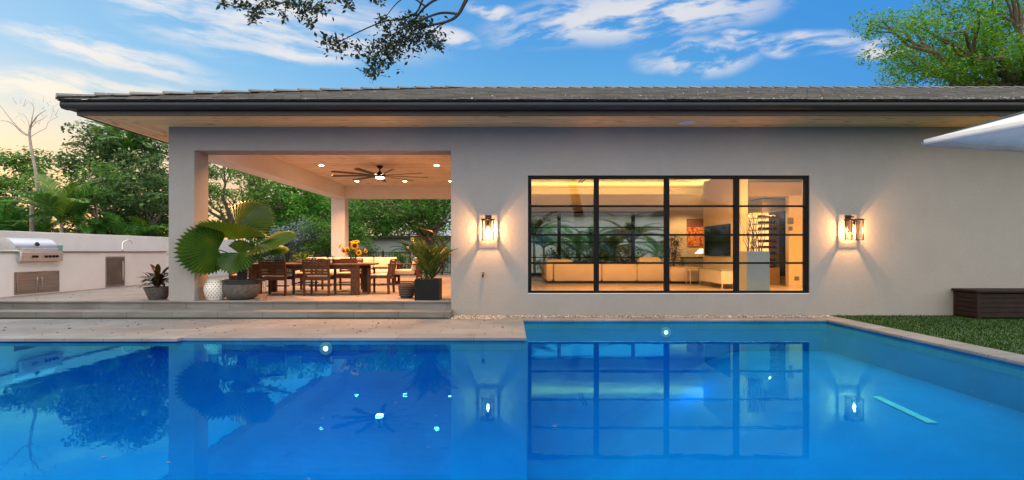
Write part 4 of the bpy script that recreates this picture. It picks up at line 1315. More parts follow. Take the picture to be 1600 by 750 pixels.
MB().lathe([(.1,-.09),(.34,-.05),(.36,.02),(.25,.08),(.05,.09)],(-.25,.05,.62),24,Matrix.Rotation(R(15),4,'X')).build('cushion', M['cream'], e)
MB().lathe([(.1,-.07),(.30,-.04),(.30,.02),(.2,.06),(.05,.07)],(-.25,.22,.88),24,Matrix.Rotation(R(70),4,'X')).build('back_cushion', M['cream'], e)
m=MB(); m.tube([(-.55,-.5,.03),(.3,0,.03),(-.55,.5,.03)],.025,8); m.tube([(.3,0,.03),tuple(Wl(672,438))],.025,8); m.build('base', M['bronze'], e)

# black cube planter with areca
bp_ = empty('palm_planter',(-1.82,12.0,FZ+.001),label='square black planter with a yellow green areca palm at the patio opening edge',cat='potted palm')
m=MB(); w=.26; h=.45
m.box(-w,w,-w,-w+.03,0,h); m.box(-w,w,w-.03,w,0,h); m.box(-w,-w+.03,-w+.03,w-.03,0,h); m.box(w-.03,w,-w+.03,w-.03,0,h)
m.build('planter_box', M['black_pot'], bp_, bevel=.004)
MB().box(-w+.03,w-.03,-w+.03,w-.03,.3,.43).build('soil', M['soil'], bp_)
fa_ = [frond_mesh('frond', L_areca, L=1.05, rise=1.35-.1*i, droop=.9, ll=.30, lw=.017, nleaf=34) for i in range(3)]
for k in range(19):
    o=bpy.data.objects.new('frond',fa_[k%3]); COL.objects.link(o); o.parent=bp_
    o.location=(random.uniform(-.1,.1),random.uniform(-.1,.1),.45+random.uniform(0,.12)); o.rotation_euler=(random.uniform(-.2,.2),random.uniform(-.25,.25),k*2.4)
    s_=random.uniform(.75,1.05); o.scale=(s_,s_,s_)
m=MB()
for k in range(8): m.tube([(random.uniform(-.12,.12),random.uniform(-.12,.12),.42),(random.uniform(-.1,.1),random.uniform(-.1,.1),.75)],.012,6)
m.build('stem', M['teak_light'], bp_)
# wicker basket
bk=empty('wicker_basket',(-2.36,12.35,FZ+.001),label='dark round wicker basket beside the black planter',cat='basket')
MB().lathe([(.13,0),(.17,.1),(.19,.30),(.175,.31),(.15,.08),(.12,.04)],n=24).build('basket_body', M['dark_basket'], bk)
m=MB()
for k in range(5): m.lathe([(.172+.004*k,.05+k*.05),(.186+.004*k,.06+k*.05),(.176+.004*k,.075+k*.05)],n=24)
m.build('woven_band', M['dark_basket'], bk)
# fan palm
fp = empty('fan_palm',(-5.92,12.05,FZ+.001),label='large potted fan palm with round pleated leaves in grey bowl at the patio edge',cat='potted palm')
MB().lathe([(.22,0),(.31,.05),(.375,.16),(.385,.26),(.375,.33)],n=36).build('pot', M['grey_pot'], fp)
MB().lathe([(.374,.331),(.38,.43),(.35,.43),(.34,.36)],n=36).build('pot_rim', M['grey_rim'], fp)
MB().lathe([(.34,.33),(.34,.39)],n=30).build('soil', M['soil'], fp)
m=MB(); m.tube([(0,0,.38),(.02,0,.62),(.0,0,.8)],[.12,.09,.05],10)
for k in range(16):
    a=k*2.4; z=.45+k*.02; m.bar((.05*math.cos(a),.05*math.sin(a),z),(.13*math.cos(a),.13*math.sin(a),z+.12),.05,.012)
m.build('trunk', M['bark_dark'], fp)
def fan_leaf(hub, mid, side, rad, span, pleats=26, cup=.10, droop=.05, fall=.10):
    """hub: world position; mid: direction of the leaf middle; side: sideways direction in the blade"""
    hub=Vector(hub)-Vector(fp.location)
    u=Vector(mid).normalized(); s_=Vector(side); s_=(s_-u*s_.dot(u)).normalized(); n_=u.cross(s_)
    if n_.z<0: n_=-n_
    vs=[tuple(hub)]; fs=[]
    K=pleats*2
    for ri,f_ in enumerate((.35,.7,.90)):
        for k in range(K+1):
            a=-span/2+span*k/K
            pl = (.5 if k%2 else -.5)*rad*f_*span/K*.85
            rr=rad*f_*(1-fall*abs(a/(span/2))**1.5)
            p=hub+u*(math.cos(a)*rr)+s_*(math.sin(a)*rr)+n_*(pl + cup*rad*math.sin(f_*2.2)) + Vector((0,0,-droop*rad*f_*f_))
            vs.append(tuple(p))
    for k in range(pleats):
        a=-span/2+span*(2*k+1)/K
        rr=rad*1.0*(1-fall*abs(a/(span/2))**1.5)*random.uniform(.99,1.06)
        p=hub+u*(math.cos(a)*rr)+s_*(math.sin(a)*rr)+n_*(cup*rad*.75)+Vector((0,0,-droop*rad*1.2)); vs.append(tuple(p))
    for k in range(K): fs.append((0,1+k,2+k))
    for ri in range(2):
        b=1+ri*(K+1); c=b+K+1
        for k in range(K): fs.append((b+k,b+k+1,c+k+1,c+k))
    b=1+2*(K+1); t=1+3*(K+1)
    for k in range(pleats):
        fs.append((b+2*k,b+2*k+1,t+k)); fs.append((b+2*k+1,b+2*k+2,t+k))
    m=MB(); m.v=vs; m.f=fs
    lf=m.build('leaf', [M['fanleaf'],M['fanleaf_shade']], fp, smooth=0)
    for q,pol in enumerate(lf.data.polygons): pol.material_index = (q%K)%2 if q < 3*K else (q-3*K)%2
    base=Vector((0,0,.72)); md=(base+hub)/2+Vector((0,0,.08))
    MB().tube(smooth_pts([base,md,hub],4),.014,6).build('leaf_stalk', green, lf)
fan_leaf(W(341,390,11.72),(-.93,-.36,-.02),(0,.12,.99),.82,R(232),pleats=34,droop=.0,cup=.02,fall=.62)
fan_leaf(W(371,357,12.2),(.62,.35,.50),(.8,-.3,-.42),.86,R(150),droop=.0,cup=.04,fall=.12)
fan_leaf(W(367,374,12.0),(-.05,-.8,.30),(1,0,-.05),.80,R(200),droop=-.05)
fan_leaf(W(404,383,12.1),(.95,-.15,.14),(.12,.85,.36),.86,R(165),cup=.05,droop=.02,fall=.15)
fan_leaf(W(402,391,12.5),(1,.25,-.04),(0,.95,.22),.68,R(160))
fan_leaf(W(374,395,11.8),(.02,-.55,-.80),(1,0,.04),.52,R(180),pleats=22,droop=.05)
fan_leaf(W(376,398,12.0),(.1,-.1,.8),(1,.3,0),.36,R(110),pleats=14)
# ceramic stool
cs_=empty('garden_stool',(-6.43,11.93,FZ+.001),label='white ceramic garden stool with pierced pattern beside the front column',cat='stool')
def stool_r(z): return .16+.075*math.sin(PI*(z/.45))
MB().lathe([(.155,0),(.16,.01)]+[(stool_r(z),z) for z in np.linspace(.03,.42,10)]+[(.16,.44),(.15,.45),(.05,.455)],n=40).build('stool_body', M['ceramic'], cs_)
m=MB()
for i,z in enumerate(np.linspace(.07,.38,8)):
    for k in range(20):
        a=2*PI*(k+.5*(i%2))/20; r_=stool_r(z)+.001
        c=Vector((r_*math.cos(a),r_*math.sin(a),z)); n_=Vector((math.cos(a),math.sin(a),0)); q=n_.to_track_quat('Z','Y').to_matrix().to_4x4()
        m.lathe([(.011,0),(.010,.002)],c,8,q)
m.build('pierced_hole', M['hole'], cs_)
# small terracotta pot
tp=empty('terracotta_pot',(-5.33,11.78,FZ+.001),label='tiny terracotta pot with thin seedling beside the grey bowl',cat='potted plant')
MB().lathe([(.07,0),(.095,.12),(.10,.13),(.085,.13),(.08,.1)],n=20).build('pot', M['terracotta'], tp)
m=MB(); m.tube([(0,0,.09),(.01,0,.3),(-.01,0,.45)],.004,5); m.tube([(.03,0,.09),(.05,0,.22),(.06,0,.4)],.004,5); m.build('stem', M['bark'], tp)
Cc=np.array([(-.01,0,.45),(.06,0,.4),(.01,0,.3),(.05,0,.25),(0,0,.42),(.06,0,.36)],float)
V,Q=leaves(Cc,.07,.4,.1); np_mesh('foliage',V,Q,L_croton,tp)
# croton pot at left
cp=empty('croton_pot',(-7.72,12.0,FZ+.001),label='dark leafed croton in round grey pot left of the front column',cat='potted plant')
MB().lathe([(.16,0),(.18,.02),(.265,.24),(.275,.27),(.245,.27),(.23,.2)],n=30).build('pot', M['grey_pot'], cp)
MB().lathe([(.23,.15),(.23,.225)],n=24).build('soil', M['soil'], cp)
m=MB(); vs=[];fs=[]
def blade(base, d, L, w):
    d=Vector(d).normalized(); s_=d.cross(Vector((0,0,1))); s_=s_.normalized() if s_.length>.01 else Vector((1,0,0))
    pts=[];p=Vector(base); dd=d.copy(); K=6
    for i in range(K+1):
        t=i/K; ww=w*math.sin(PI*min(.98,t*.85+.08)); pts.append((p-s_*ww+Vector((0,0,ww*.3)),p.copy(),p+s_*ww+Vector((0,0,ww*.3)))); 
        p=p+dd*(L/K); dd=(dd+Vector((0,0,-.22))).normalized()
    b=len(m.v)
    for a in pts: m.v += [tuple(x) for x in a]
    for i in range(K):
        for j in (0,1): m.f.append((b+3*i+j,b+3*i+j+1,b+3*(i+1)+j+1,b+3*(i+1)+j))
for k in range(54):
    a=k*2.4; el=random.uniform(.25,1.3)
    r_=random.uniform(0,.09)
    blade((r_*math.cos(a),r_*math.sin(a),.26+random.uniform(0,.25)),(math.cos(a)*math.cos(el),math.sin(a)*math.cos(el),math.sin(el)),random.uniform(.28,.46),random.uniform(.03,.055))
m.build('foliage', L_croton, cp)
mm_=MB()
for k in range(5): mm_.tube([(random.uniform(-.05,.05),random.uniform(-.05,.05),.2),(random.uniform(-.1,.1),random.uniform(-.1,.1),.5)],.012,6)
mm_.build('stem', M['bark_dark'], cp)

# ------------------------------------------------------------------ wooden storage bench at the right
bx=empty('deck_box',(9.32,11.02,-.01),label='long dark brown slatted wooden storage bench against the wall on the lawn',cat='storage bench')
m_wood=wood('dark_stained_wood',(.018,.009,.007),.65)
m=MB()
for k in range(5): 
    z=.03+k*.098
    m.box(.0,.02,.06,.54,z,z+.088); m.box(.06,4.6,0,.02,z,z+.088)
m.build('slat_panel', m_wood, bx, bevel=.004)
m=MB(); m.box(.021,4.6,.021,.58,.02,.51); m.build('inner_box', M['frame'], bx)
for (x,y) in ((-.01,-.01),(-.01,.53),(2.2,-.012)): MB().box(x,x+.075,y,y+.06,0,.53).build('corner_post', m_wood, bx, bevel=.004)
MB().box(-.05,4.65,-.05,.6,.531,.58).build('lid', m_wood, bx, bevel=.008)

# ------------------------------------------------------------------ umbrella
ub=empty('patio_umbrella',(6.2,4.75,0),label='large pale grey patio umbrella reaching in from the right above the lawn',cat='umbrella')
A=Vector((4.47,6.0,2.56)); e1=Vector((.17,-1,0)).normalized(); e2=Vector((1,.17,0)).normalized(); Sz=3.3
B=A+e2*Sz; D_=A+e1*Sz; C_=A+e1*Sz+e2*Sz; apex=(A+C_)/2+Vector((0,0,.62))
O_=Vector(ub.location)*1; O_=Vector((6.2,4.75,0))
m=MB()
Kd=10
cor=[A,B,C_,D_]
for i in range(4):
    a=cor[i]; b_=cor[(i+1)%4]; b0=len(m.v)
    for r_ in range(Kd+1):
        t=r_/Kd
        for k in range(Kd+1):
            s_=k/Kd; p=(a*(1-s_)+b_*s_)*(1-t)+apex*t
            p=p+Vector((0,0,-.06*math.sin(PI*s_)*(1-t)*.6-.05*math.sin(PI*t)))
            m.v.append(tuple(p-O_))
    for r_ in range(Kd):
        for k in range(Kd):
            i0=b0+r_*(Kd+1)+k; m.f.append((i0,i0+1,i0+Kd+2,i0+Kd+1))
    # hem
    b1=len(m.v)
    for k in range(Kd+1):
        s_=k/Kd; p=a*(1-s_)+b_*s_+Vector((0,0,-.036*math.sin(PI*s_)))
        m.v += [tuple(p-O_), tuple(p-O_+Vector((0,0,-.05)))]
    for k in range(Kd): m.f.append((b1+2*k,b1+2*k+1,b1+2*k+3,b1+2*k+2))
cn=m.build('canopy', M['umbrella'], ub)
sl=cn.modifiers.new('thick','SOLIDIFY'); sl.thickness=.004
for c_ in cor:
    MB().bar(c_-O_+Vector((0,0,-.025)),apex-O_+Vector((0,0,-.08)),.035,.05).build('rib', M['umb_rib'], ub)
pole=(A+C_)/2
MB().tube([tuple(pole-O_+Vector((0,0,-pole.z))),tuple(apex-O_)],.03,12).build('pole', M['steel'], ub)
MB().lathe([(.3,0),(.3,.05),(.08,.08)],(pole.x-O_.x,pole.y-O_.y,0)).build('base', M['grey_pot'], ub)

# ------------------------------------------------------------------ pool lights
def pool_light(x,y,z,label):
    r=empty('pool_light',(x,y,z),label=label,cat='pool light',group='underwater pool lights')
    Mx=Matrix.Rotation(R(90),4,'X')
    MB().lathe([(.10,0),(.10,.02),(.08,.025)],(0,-.001,0),20,Mx).build('bezel', M['white_plastic'], r)
    MB().lathe([(.036,.0255),(.03,.032)],(0,0,0),20,Mx).build('lens', M['poollamp'], r)
    lamp('pool_lamp','POINT',(0,-1.2,-.6),9,(.10,.55,1.0),r,radius=.2)
    return r
pool_light((510-800)/F*PY1,PY1-t_,-.17,'lit underwater pool light in the left part of the pool below the patio')
pool_light(3.04,PY2-t_,-.254,'lit underwater pool light in the pool wall below the window')
# pale strip on the pool floor
a=W(1365,618,1);b_=W(1462,663,1)
def onwater(px,py,z):
    d=W(px,py,1)-Vector((0,0,CZ)); t=(z-CZ)/d.z; return Vector((0,0,CZ))+d*t
p1=onwater(1369,620,-.605); p2=onwater(1457,661,-.605)
m=MB(); m.bar(p1,p2,.11,.02); m.build('step_marker', plain('pale_tile',(.25,.85,.95),.4), None, bevel=.008, label='pale blue strip under the water at the right of the pool', cat='marker strip')

# ------------------------------------------------------------------ fence at the rear
fn=empty('rear_fence',(-9.8,23.9,.28),label='black metal picket fence behind the patio',cat='fence')
m=MB(); Lf=10.5
for z in (.12,.93,1.0): m.box(0,Lf,-.015,.015,z,z+.03)
m.build('rail', M['black_metal'], fn)
for k in range(6): MB().box(k*2.1-.03,k*2.1+.03,-.03,.03,-.2,1.08).build('fence_post', M['black_metal'], fn)
m=MB(); 
for k in range(90): m.box(.1+k*.115,.116+k*.115,-.008,.008,.12,1.0)
m.build('picket_panel', M['black_metal'], fn)

# neighbour walls / house beyond
nb=empty('neighbour_house',(0,36,0),label='pale neighbouring house seen beyond the palms behind the room',cat='house')
MB().box(-1.5,16,0,.4,-.1,3.7).build('wall', M['white_wall'], nb)
m=MB(); m.box(-1.8,16.3,-.4,.8,3.701,3.85); m.build('roof_edge', M['fascia'], nb)
nb2=empty('neighbour_garage',(0,40,0),label='pale neighbouring building with a wide doorway beyond the fence',cat='house')
MB().box(-13,-2.2,0,.4,-.1,2.3).build('wall', M['white_wall'], nb2)
MB().box(-6.8,-5.4,-.05,-.001,0,1.75).build('door', plain('pinkish_door',(.5,.4,.38),.7), nb2)
MB().box(-13.3,-2,-.4,.8,2.301,2.45).build('roof_edge', M['fascia'], nb2)
hw=MB(); hw.box(-60,-12.66,25.6,25.9,-.1,1.2)

# ------------------------------------------------------------------ trees
def at(px,Y): return (px-800)/F*Y
def hz(py,Y): return CZ-(py-392)/F*Y
# left: big dark tree
Y=25
tree('broadleaf_tree','large dark leafed tree filling the left behind the outdoor kitchen',(at(200,Y),Y,0),3.4,.16,
     (.2,0,4.7),(3.7,2.4,2.75),190,(.36,.66),330,.20,L_dark,M['bark'],nl=10,shell=.25,group='trees behind the left wall')
tree('broadleaf_tree','dark leafed tree standing close left of the front column',(at(222,22),22,0),2.4,.12,
     (.2,0,3.5),(2.4,1.8,2.4),95,(.34,.6),300,.19,L_dark,M['bark_pale'],nl=8,shell=.25,group='trees behind the left wall')
tree('broadleaf_tree','loose mid green tree at the far left edge',(at(5,26),26,0),3.0,.15,
     (-.2,0,4.1),(2.7,2.2,2.2),110,(.35,.7),300,.22,L_mid,M['bark'],nl=9,shell=.3,group='trees behind the left wall')
tree('small_tree','low light green shrubby tree between the palms on the left',(at(210,23),23,0),1.2,.06,
     (0,0,1.9),(1.6,1.2,1.1),45,(.3,.5),300,.14,L_mid,M['bark'],nl=6)
# hedge-like undergrowth behind the wall
def shrub(px,Y,w,h,lm,label,leaf=.14,group='shrubs behind the left wall',n=40,name='shrub'):
    return tree(name,label,(at(px,Y),Y,0),h*.35,.05,(0,0,h*.55),(w/2,w*.4,h*.5),n,(.22*h*.5+.12,.3*h*.5+.15),420,leaf,lm,M['bark'],cat='shrub',group=group,nl=5,shell=.1)
shrub(30,21,3.0,2.7,L_small,'mid green shrub behind the wall above the grill',n=36)
shrub(160,22,3.4,2.8,L_small,'dark green shrub behind the middle of the left wall',n=36)
shrub(250,20.5,2.6,2.3,L_small,'green shrub behind the wall next to the front column',n=36)
shrub(75,24,2.4,2.3,L_dark,'tall dark shrub behind the wall right of the grill',n=36)
# bare dead tree
bt=empty('bare_tree',(at(50,19.5),19.5,0),label='slender bare pale tree with leafless twigs at the upper left',cat='tree')
m=MB()
def P3(px,py,dy=0): 
    p=W(px,py,19.5+dy); return (p.x-bt.location.x,p.y-19.5,p.z)
main=[(0,0,0),P3(50,360),P3(50,325),P3(52,308),P3(58,298),P3(56,270),P3(50,240),P3(46,210),P3(48,195)]
m.tube(smooth_pts(main,3),list(np.linspace(.085,.035,25)),7)
def br(pts,r0): m.tube(smooth_pts([P3(*p) for p in pts],3),list(np.linspace(r0,.006,3*(len(pts)-1)+1)),5)
br([(46,212),(36,206,.4),(20,190,.8),(0,165,1.2),(-10,158,1.3)],.03)
br([(46,212),(36,209,.1),(18,192,-.2),(0,188,-.5)],.022)
br([(48,198),(50,185),(53,170,.2),(50,160,.3)],.026)
br([(48,196),(56,184,-.3),(62,178,-.4),(72,172,-.6)],.022)
br([(48,200),(58,190,.5),(66,186,.8),(74,180,1)],.016)
br([(47,205),(44,190,.3),(38,180,.6),(28,176,.8)],.016)
br([(46,215),(62,205,.7),(72,200,1.2),(76,190,1.3),(92,182,1.6)],.014)
for k in range(26):
    x=random.uniform(15,90); y=random.uniform(160,195)
    m.tube([P3(x,y,random.uniform(-.5,.8)),P3(x+random.uniform(-9,9),y-random.uniform(3,12),random.uniform(-.5,.8))],[.006,.003],4)
m.build('trunk', M['bark_pale'], bt)
# thin pale trunks
for (px,Y_,lb) in ((68,21,'thin pale trunk standing behind the bare tree'),(150,20.5,'pair of thin pale stems behind the wall by the sink')):
    tree('young_tree',lb,(at(px,Y_),Y_,0),3.2,.045,(0,0,3.9),(.9,.8,.9),16,(.25,.45),260,.16,L_mid,M['bark_pale'],nl=5,group='young trees behind the left wall')
# palms behind wall
palm((at(95,19),19,0),2.3,15,1.0,'yellow green palm behind the wall right of the bare trunk',fr=FRY+FR[:1],up=.1)
palm((at(62,20.2),20.2,0),1.6,16,.9,'dark green palm behind the wall above the grill')
palm((at(5,20.2),20.2,0),1.9,16,1.0,'dark green palm at the far left edge behind the grill')
palm((at(150,20.2),20.2,0),1.5,15,.85,'low palm behind the wall beside the green cup')
palm((at(200,20.2),20.2,0),1.5,16,.9,'low palm behind the wall above the fridge door')
palm((at(240,20.8),20.8,0),1.4,14,.75,'yellow green low palm behind the wall above the faucet',fr=FRY)
palm((at(120,20),20,0),2.3,14,.9,'green palm in the middle of the trees behind the wall')
palm((at(203,24),24,0),5.6,16,.9,'tall bright palm top rising behind the dark trees under the eave',fr=FR)
palm((at(165,25),25,0),5.6,14,.8,'tall yellow green palm top left of the eave palm',fr=FRY)
# through the patio
tree('twisted_tree','tree with twisted grey branches seen through the patio left opening',(at(352,30),30,0),3.0,.22,
     (.6,0,5.1),(3.2,2.2,2.2),70,(.35,.62),250,.19,L_mid,M['bark'],nl=8,shell=.4,lean=(.4,0))
tree('twisted_tree','second twisted tree with thin foliage behind the fan palm',(at(395,33),33,0),3.2,.2,
     (0,0,5.0),(2.6,2.2,2.0),50,(.35,.6),250,.2,L_mid,M['bark'],nl=7,shell=.4,lean=(-.5,0))
tree('round_tree','bright green round tree seen behind the patio beam',(at(465,32),32,0),2.5,.2,
     (0,0,3.5),(3.3,2.6,2.3),110,(.4,.75),190,.24,L_bright,M['bark'],nl=8,shell=.3)
tree('round_tree','second bright green tree close to the rear column',(at(512,36),36,0),2.5,.2,
     (0,0,3.3),(2.6,2.4,2.3),90,(.4,.7),190,.24,L_bright,M['bark'],nl=8,shell=.3)
shrub(458,27.5,3.4,2.9,L_silver,'silver blue shrub behind the patio fence',.12,None,70,'silver_shrub')
shrub(505,27,2.2,2.9,L_mid,'tall leafy green shrub left of the rear column',.13,None,44,'leafy_shrub')
shrub(405,28.5,4,2.2,L_small,'low green shrub behind the fan palm leaves',.14,None,44,'leafy_shrub')
shrub(350,26,3.0,1.5,L_dark,'low dark shrub behind the front column',.14,None,40,'leafy_shrub')
shrub(572,27,2.0,1.9,L_mid,'small green shrub behind the sunflowers',.12,None,34,'leafy_shrub')
shrub(625,27.5,1.5,1.5,L_bright,'low bright shrub by the fence between sunflowers and planter',.12,None,26,'leafy_shrub')
shrub(690,28,1.6,2.1,L_mid,'green shrub by the fence behind the black planter',.12,None,30,'leafy_shrub')
palm((at(640,29),29,0),1.2,12,.6,'small palm beyond the fence under the spreading tree',group='palms beyond the fence')
tree('spreading_tree','large spreading green tree over the fence at the rear of the patio',(at(672,30),30,0),2.6,.22,
     (-1.2,0,3.9),(4.6,3.0,2.0),190,(.4,.7),190,.20,L_mid,M['bark'],nl=12,shell=.25,zcut=2.3)
tree('spreading_tree','tall green tree far behind the spreading tree',(at(600,44),44,0),3.5,.3,
     (0,0,5.2),(6.5,3.0,3.6),150,(.7,1.2),170,.28,L_bright,M['bark'],nl=8,shell=.2)
tree('spreading_tree','tall tree rising just above the roof ridge',(at(675,46),46,0),11.0,.3,
     (0,0,12.9),(2.6,2.2,2.2),50,(.4,.8),170,.26,L_mid,M['bark'],nl=8,shell=.3)
tree('tall_tree','dark background tree filling the gap left of the rear column',(at(490,46),46,0),3.5,.3,
     (0,0,3.6),(4.2,3,3.0),130,(.7,1.2),170,.28,L_mid,M['bark'],nl=8,shell=.2)
# behind room: palms
palm((at(850,26.5),26.5,0),1.5,15,.85,'large green palm outside the rear window at the far left pane',group='palms behind the room')
palm((at(905,27),27,0),1.2,15,.85,'dark green palm outside the rear window left of the middle',group='palms behind the room')
palm((at(960,26),26,0),1.4,16,.85,'bushy palm outside the rear window right of the middle',fr=FRY+FR,group='palms behind the room')
palm((at(1030,27),27,0),1.0,14,.8,'low palm outside the rear window at the far right pane',group='palms behind the room')
palm((at(835,24.6),24.6,0),1.9,15,.95,'leaning palm close outside the rear window, leftmost',group='palms behind the room')
palm((at(985,24.5),24.5,0),1.7,16,.9,'full palm close outside the rear window beside the right mullion',group='palms behind the room')
palm((at(925,25),25,0),1.5,14,.8,'full palm close outside the rear window in its middle bay',group='palms behind the room')
shrub(930,26,5.5,1.9,L_mid,'mid green shrub among the palms outside the rear window',.14,'shrubs behind the room',60)
shrub(880,25.2,3.0,1.5,L_dark,'low dark shrub outside the rear window, left one',.13,'shrubs behind the room',36)
shrub(980,25.2,3.0,1.5,L_dark,'low dark shrub outside the rear window, right one',.13,'shrubs behind the room',36)
# right tree behind the roof
Y=24
tree('feathery_tree','tall feathery bright green tree rising behind the roof at the upper right',(at(1625,Y),Y,0),9.2,.42,
     (-1.4,0,9.9),(6.4,4.5,3.7),330,(.45,.95),280,.16,L_feather,M['bark'],nl=22,shell=.2,aspect=.4,lean=(-.7,0))
# overhanging oak branches near camera: tree roots behind the camera
ok=empty('oak_tree',(3.6,-5.0,0),label='dark oak whose drooping leafy branches hang in from the top of the picture',cat='tree')
m=MB()
def Lk(p): return (p[0]-3.6,p[1]+5.0,p[2])
tips=[]
m.tube([(0,0,-.1),(0,0,1.2),(-.2,.2,3.4),(-.6,.9,4.8)],[.38,.3,.25,.2],10)
def Pw(px,py,Y=6.6): return Lk(W(px,py,Y))
hub=Lk((1.9,2.2,6.2)); hub2=Lk((1.0,5.3,6.1))
m.tube(smooth_pts([(-.6,.9,4.8),(-1.0,4.0,5.8),hub,hub2],4),list(np.linspace(.2,.06,13)),8)
starts=Pw(742,-25,6.4)
m.tube(smooth_pts([hub2,starts],3),[.06,.05,.045,.04],7)
BL=[]
def bch(pts,r0,r1=.004,Y=6.6):
    P_=[Pw(p[0],p[1],Y+(p[2] if len(p)>2 else 0)) for p in pts]
    P_=smooth_pts(P_,4); m.tube(P_,list(np.linspace(r0,r1,len(P_))),5); BL.append(P_); return P_
bch([(742,-25),(728,0),(716,22),(700,33),(672,40),(655,48,.2),(640,70,.3)],.03)
bch([(716,22),(690,20,.2),(660,30,.1),(630,45,-.1),(600,62,-.2),(575,85,-.2)],.018)
bch([(742,-25),(690,-5),(665,10),(645,35,.2),(630,60,.3),(605,90,.3),(580,118,.3)],.02)
bch([(672,-20),(660,0),(650,20),(625,30),(598,34),(560,50),(520,70),(505,66)],.015)
bch([(700,33),(680,45),(665,62),(650,72)],.01)
bch([(665,10),(640,-5),(620,5,.2),(600,30,.3)],.012)
bch([(742,-25),(640,-45),(540,-35),(480,-20,.4),(440,5,.6),(395,15,.6),(350,5,.6)],.02)
bch([(540,-35),(500,-10),(475,15,.3),(487,35,.3)],.01)
bch([(480,-20),(450,0,.3),(445,22,.2),(440,28,.2)],.01)
bch([(480,-20),(530,-8,.1),(548,10,.1)],.01)
bch([(440,5),(415,0,.6),(397,15,.6),(393,28,.6)],.01)
bch([(620,-20),(605,-5),(590,3)],.008)
def leafcl(spec):
    out=[]
    for (px,py,rx,ry,n) in spec:
        k=n; a=rng.normal(size=(k,2))*.5
        Yd=6.6+rng.normal(size=k)*.16
        for (u,v),yd in zip(a,Yd):
            out.append(Pw(px+u*rx,py+v*ry,yd))
    return np.array(out)
spec=[(630,60,34,28,330),(600,85,26,24,220),(580,112,16,12,110),(655,45,30,22,230),(676,62,20,16,110),(530,70,26,14,150),(512,62,12,8,40),(560,78,12,12,40),
      (600,35,16,10,60),(640,30,22,14,110),(590,2,12,6,40),(350,4,12,8,45),(378,8,14,8,50),(400,16,16,14,110),(395,28,8,8,40),(420,8,14,8,40),
      (455,5,26,12,130),(482,12,18,14,110),(487,36,6,8,30),(442,26,8,6,28),(500,14,14,10,60),(545,6,10,12,50),(520,2,10,6,25),(470,25,8,8,25),(686,70,10,10,30),(580,90,12,14,60),(615,72,30,20,160)]
C=leafcl(spec)
V,Q=leaves(C,.062,.5,.15,.8)
# crown behind / above the camera, seen only in reflections
C2,rd=crown_centers((-1.6,0.5,7.6),(5.0,3.4,2.2),90,.5,.9,.3)
P_=clump_points(C2,rd,120,.7); V2,Q2=leaves(P_,.17,.5,.2)
for i in range(10): limb(m,(-.6,.9,4.8),C2[i*9],.12,.02)
V=np.concatenate([V,V2]); Q=np.concatenate([Q,Q2+len(C)*4])
np_mesh('crown',V,Q,L_oak,ok)
m.build('trunk', M['bark_dark'], ok)
# garden behind the camera (mirrored in the window)
for i,(x,y,h) in enumerate(((-9,-13,2.9),(-2,-15,3.4),(5.5,-14,3.0),(12,-12,3.2),(19,-10,3.3))):
    lbs=['leftmost','second from left','middle','second from right','rightmost']
    tree('boundary_tree','dense green tree behind the photographer, '+lbs[i]+' of its row',(x,y,0),1.5,.16,(0,0,h*.62),(2.9,2.2,h*.5),46,(.6,1.0),110,.26,L_mid,M['bark'],nl=5,shell=.2,group='trees behind the photographer')
for i,(x,y) in enumerate(((1.5,-9.5),(6.5,-9),(10.5,-7.5))):
    palm((x,y,0),2.4,14,1.0,['slim palm behind the photographer, left one','slim palm behind the photographer, middle one','slim palm behind the photographer, right one'][i],group='palms behind the photographer')

# ------------------------------------------------------------------ WORLD
wd = bpy.data.worlds.new('World'); sc.world = wd; wd.use_nodes = True
nt = wd.node_tree; nt.nodes.clear()
SUN_EL, SUN_AZ = R(4), R(-62)      # low, far to the left beyond the house
sky = nd(nt,'ShaderNodeTexSky'); sky.sky_type='NISHITA'; sky.sun_disc=False; sky.sun_elevation=SUN_EL; sky.sun_rotation=SUN_AZ
bg1 = nd(nt,'ShaderNodeBackground'); bg1.inputs[1].default_value=.05
nt.links.new(sky.outputs[0], bg1.inputs[0])
tc = nd(nt,'ShaderNodeTexCoord')
sep = nd(nt,'ShaderNodeSeparateXYZ'); nt.links.new(tc.outputs['Generated'], sep.inputs[0])
def mth(op,a,b=None,clamp=False):
    n=nd(nt,'ShaderNodeMath',operation=op); n.use_clamp=clamp
    for i,v in enumerate((a,b)):
        if v is None: continue
        if isinstance(v,(int,float)): n.inputs[i].default_value=v
        else: nt.links.new(v,n.inputs[i])
    return n.outputs[0]
def smst(x,a,b_):
    n=nd(nt,'ShaderNodeMapRange',interpolation_type='SMOOTHSTEP'); n.inputs['From Min'].default_value=a; n.inputs['From Max'].default_value=b_
    nt.links.new(x,n.inputs[0]); return n.outputs[0]
X_,Y_,Z_ = sep.outputs
Yp = mth('MAXIMUM',mth('ABSOLUTE',Y_),.05)
U = mth('DIVIDE',X_,Yp); Vv = mth('DIVIDE',Z_,Yp)
front = mth('GREATER_THAN',Y_,0.0)
def mixc(f,a,b_):
    n=nd(nt,'ShaderNodeMix',data_type='RGBA')
    if isinstance(f,(int,float)): n.inputs[0].default_value=f
    else: nt.links.new(f,n.inputs[0])
    for i,v in ((6,a),(7,b_)):
        if isinstance(v,tuple): n.inputs[i].default_value=(*v,1)
        else: nt.links.new(v,n.inputs[i])
    return n.outputs[2]
# base blue
el = mth('MAXIMUM',Z_,0.0)
blue = mixc(smst(el,.08,.42),(.16,.55,.88),(.04,.30,.76))
leftf = smst(X_,.15,-.75)
blue = mixc(mth('MULTIPLY',leftf,.7),blue,(.26,.58,.86))
rightf = smst(X_,.15,.6)
blue = mixc(mth('MULTIPLY',rightf,.85),blue,(.012,.26,.76))
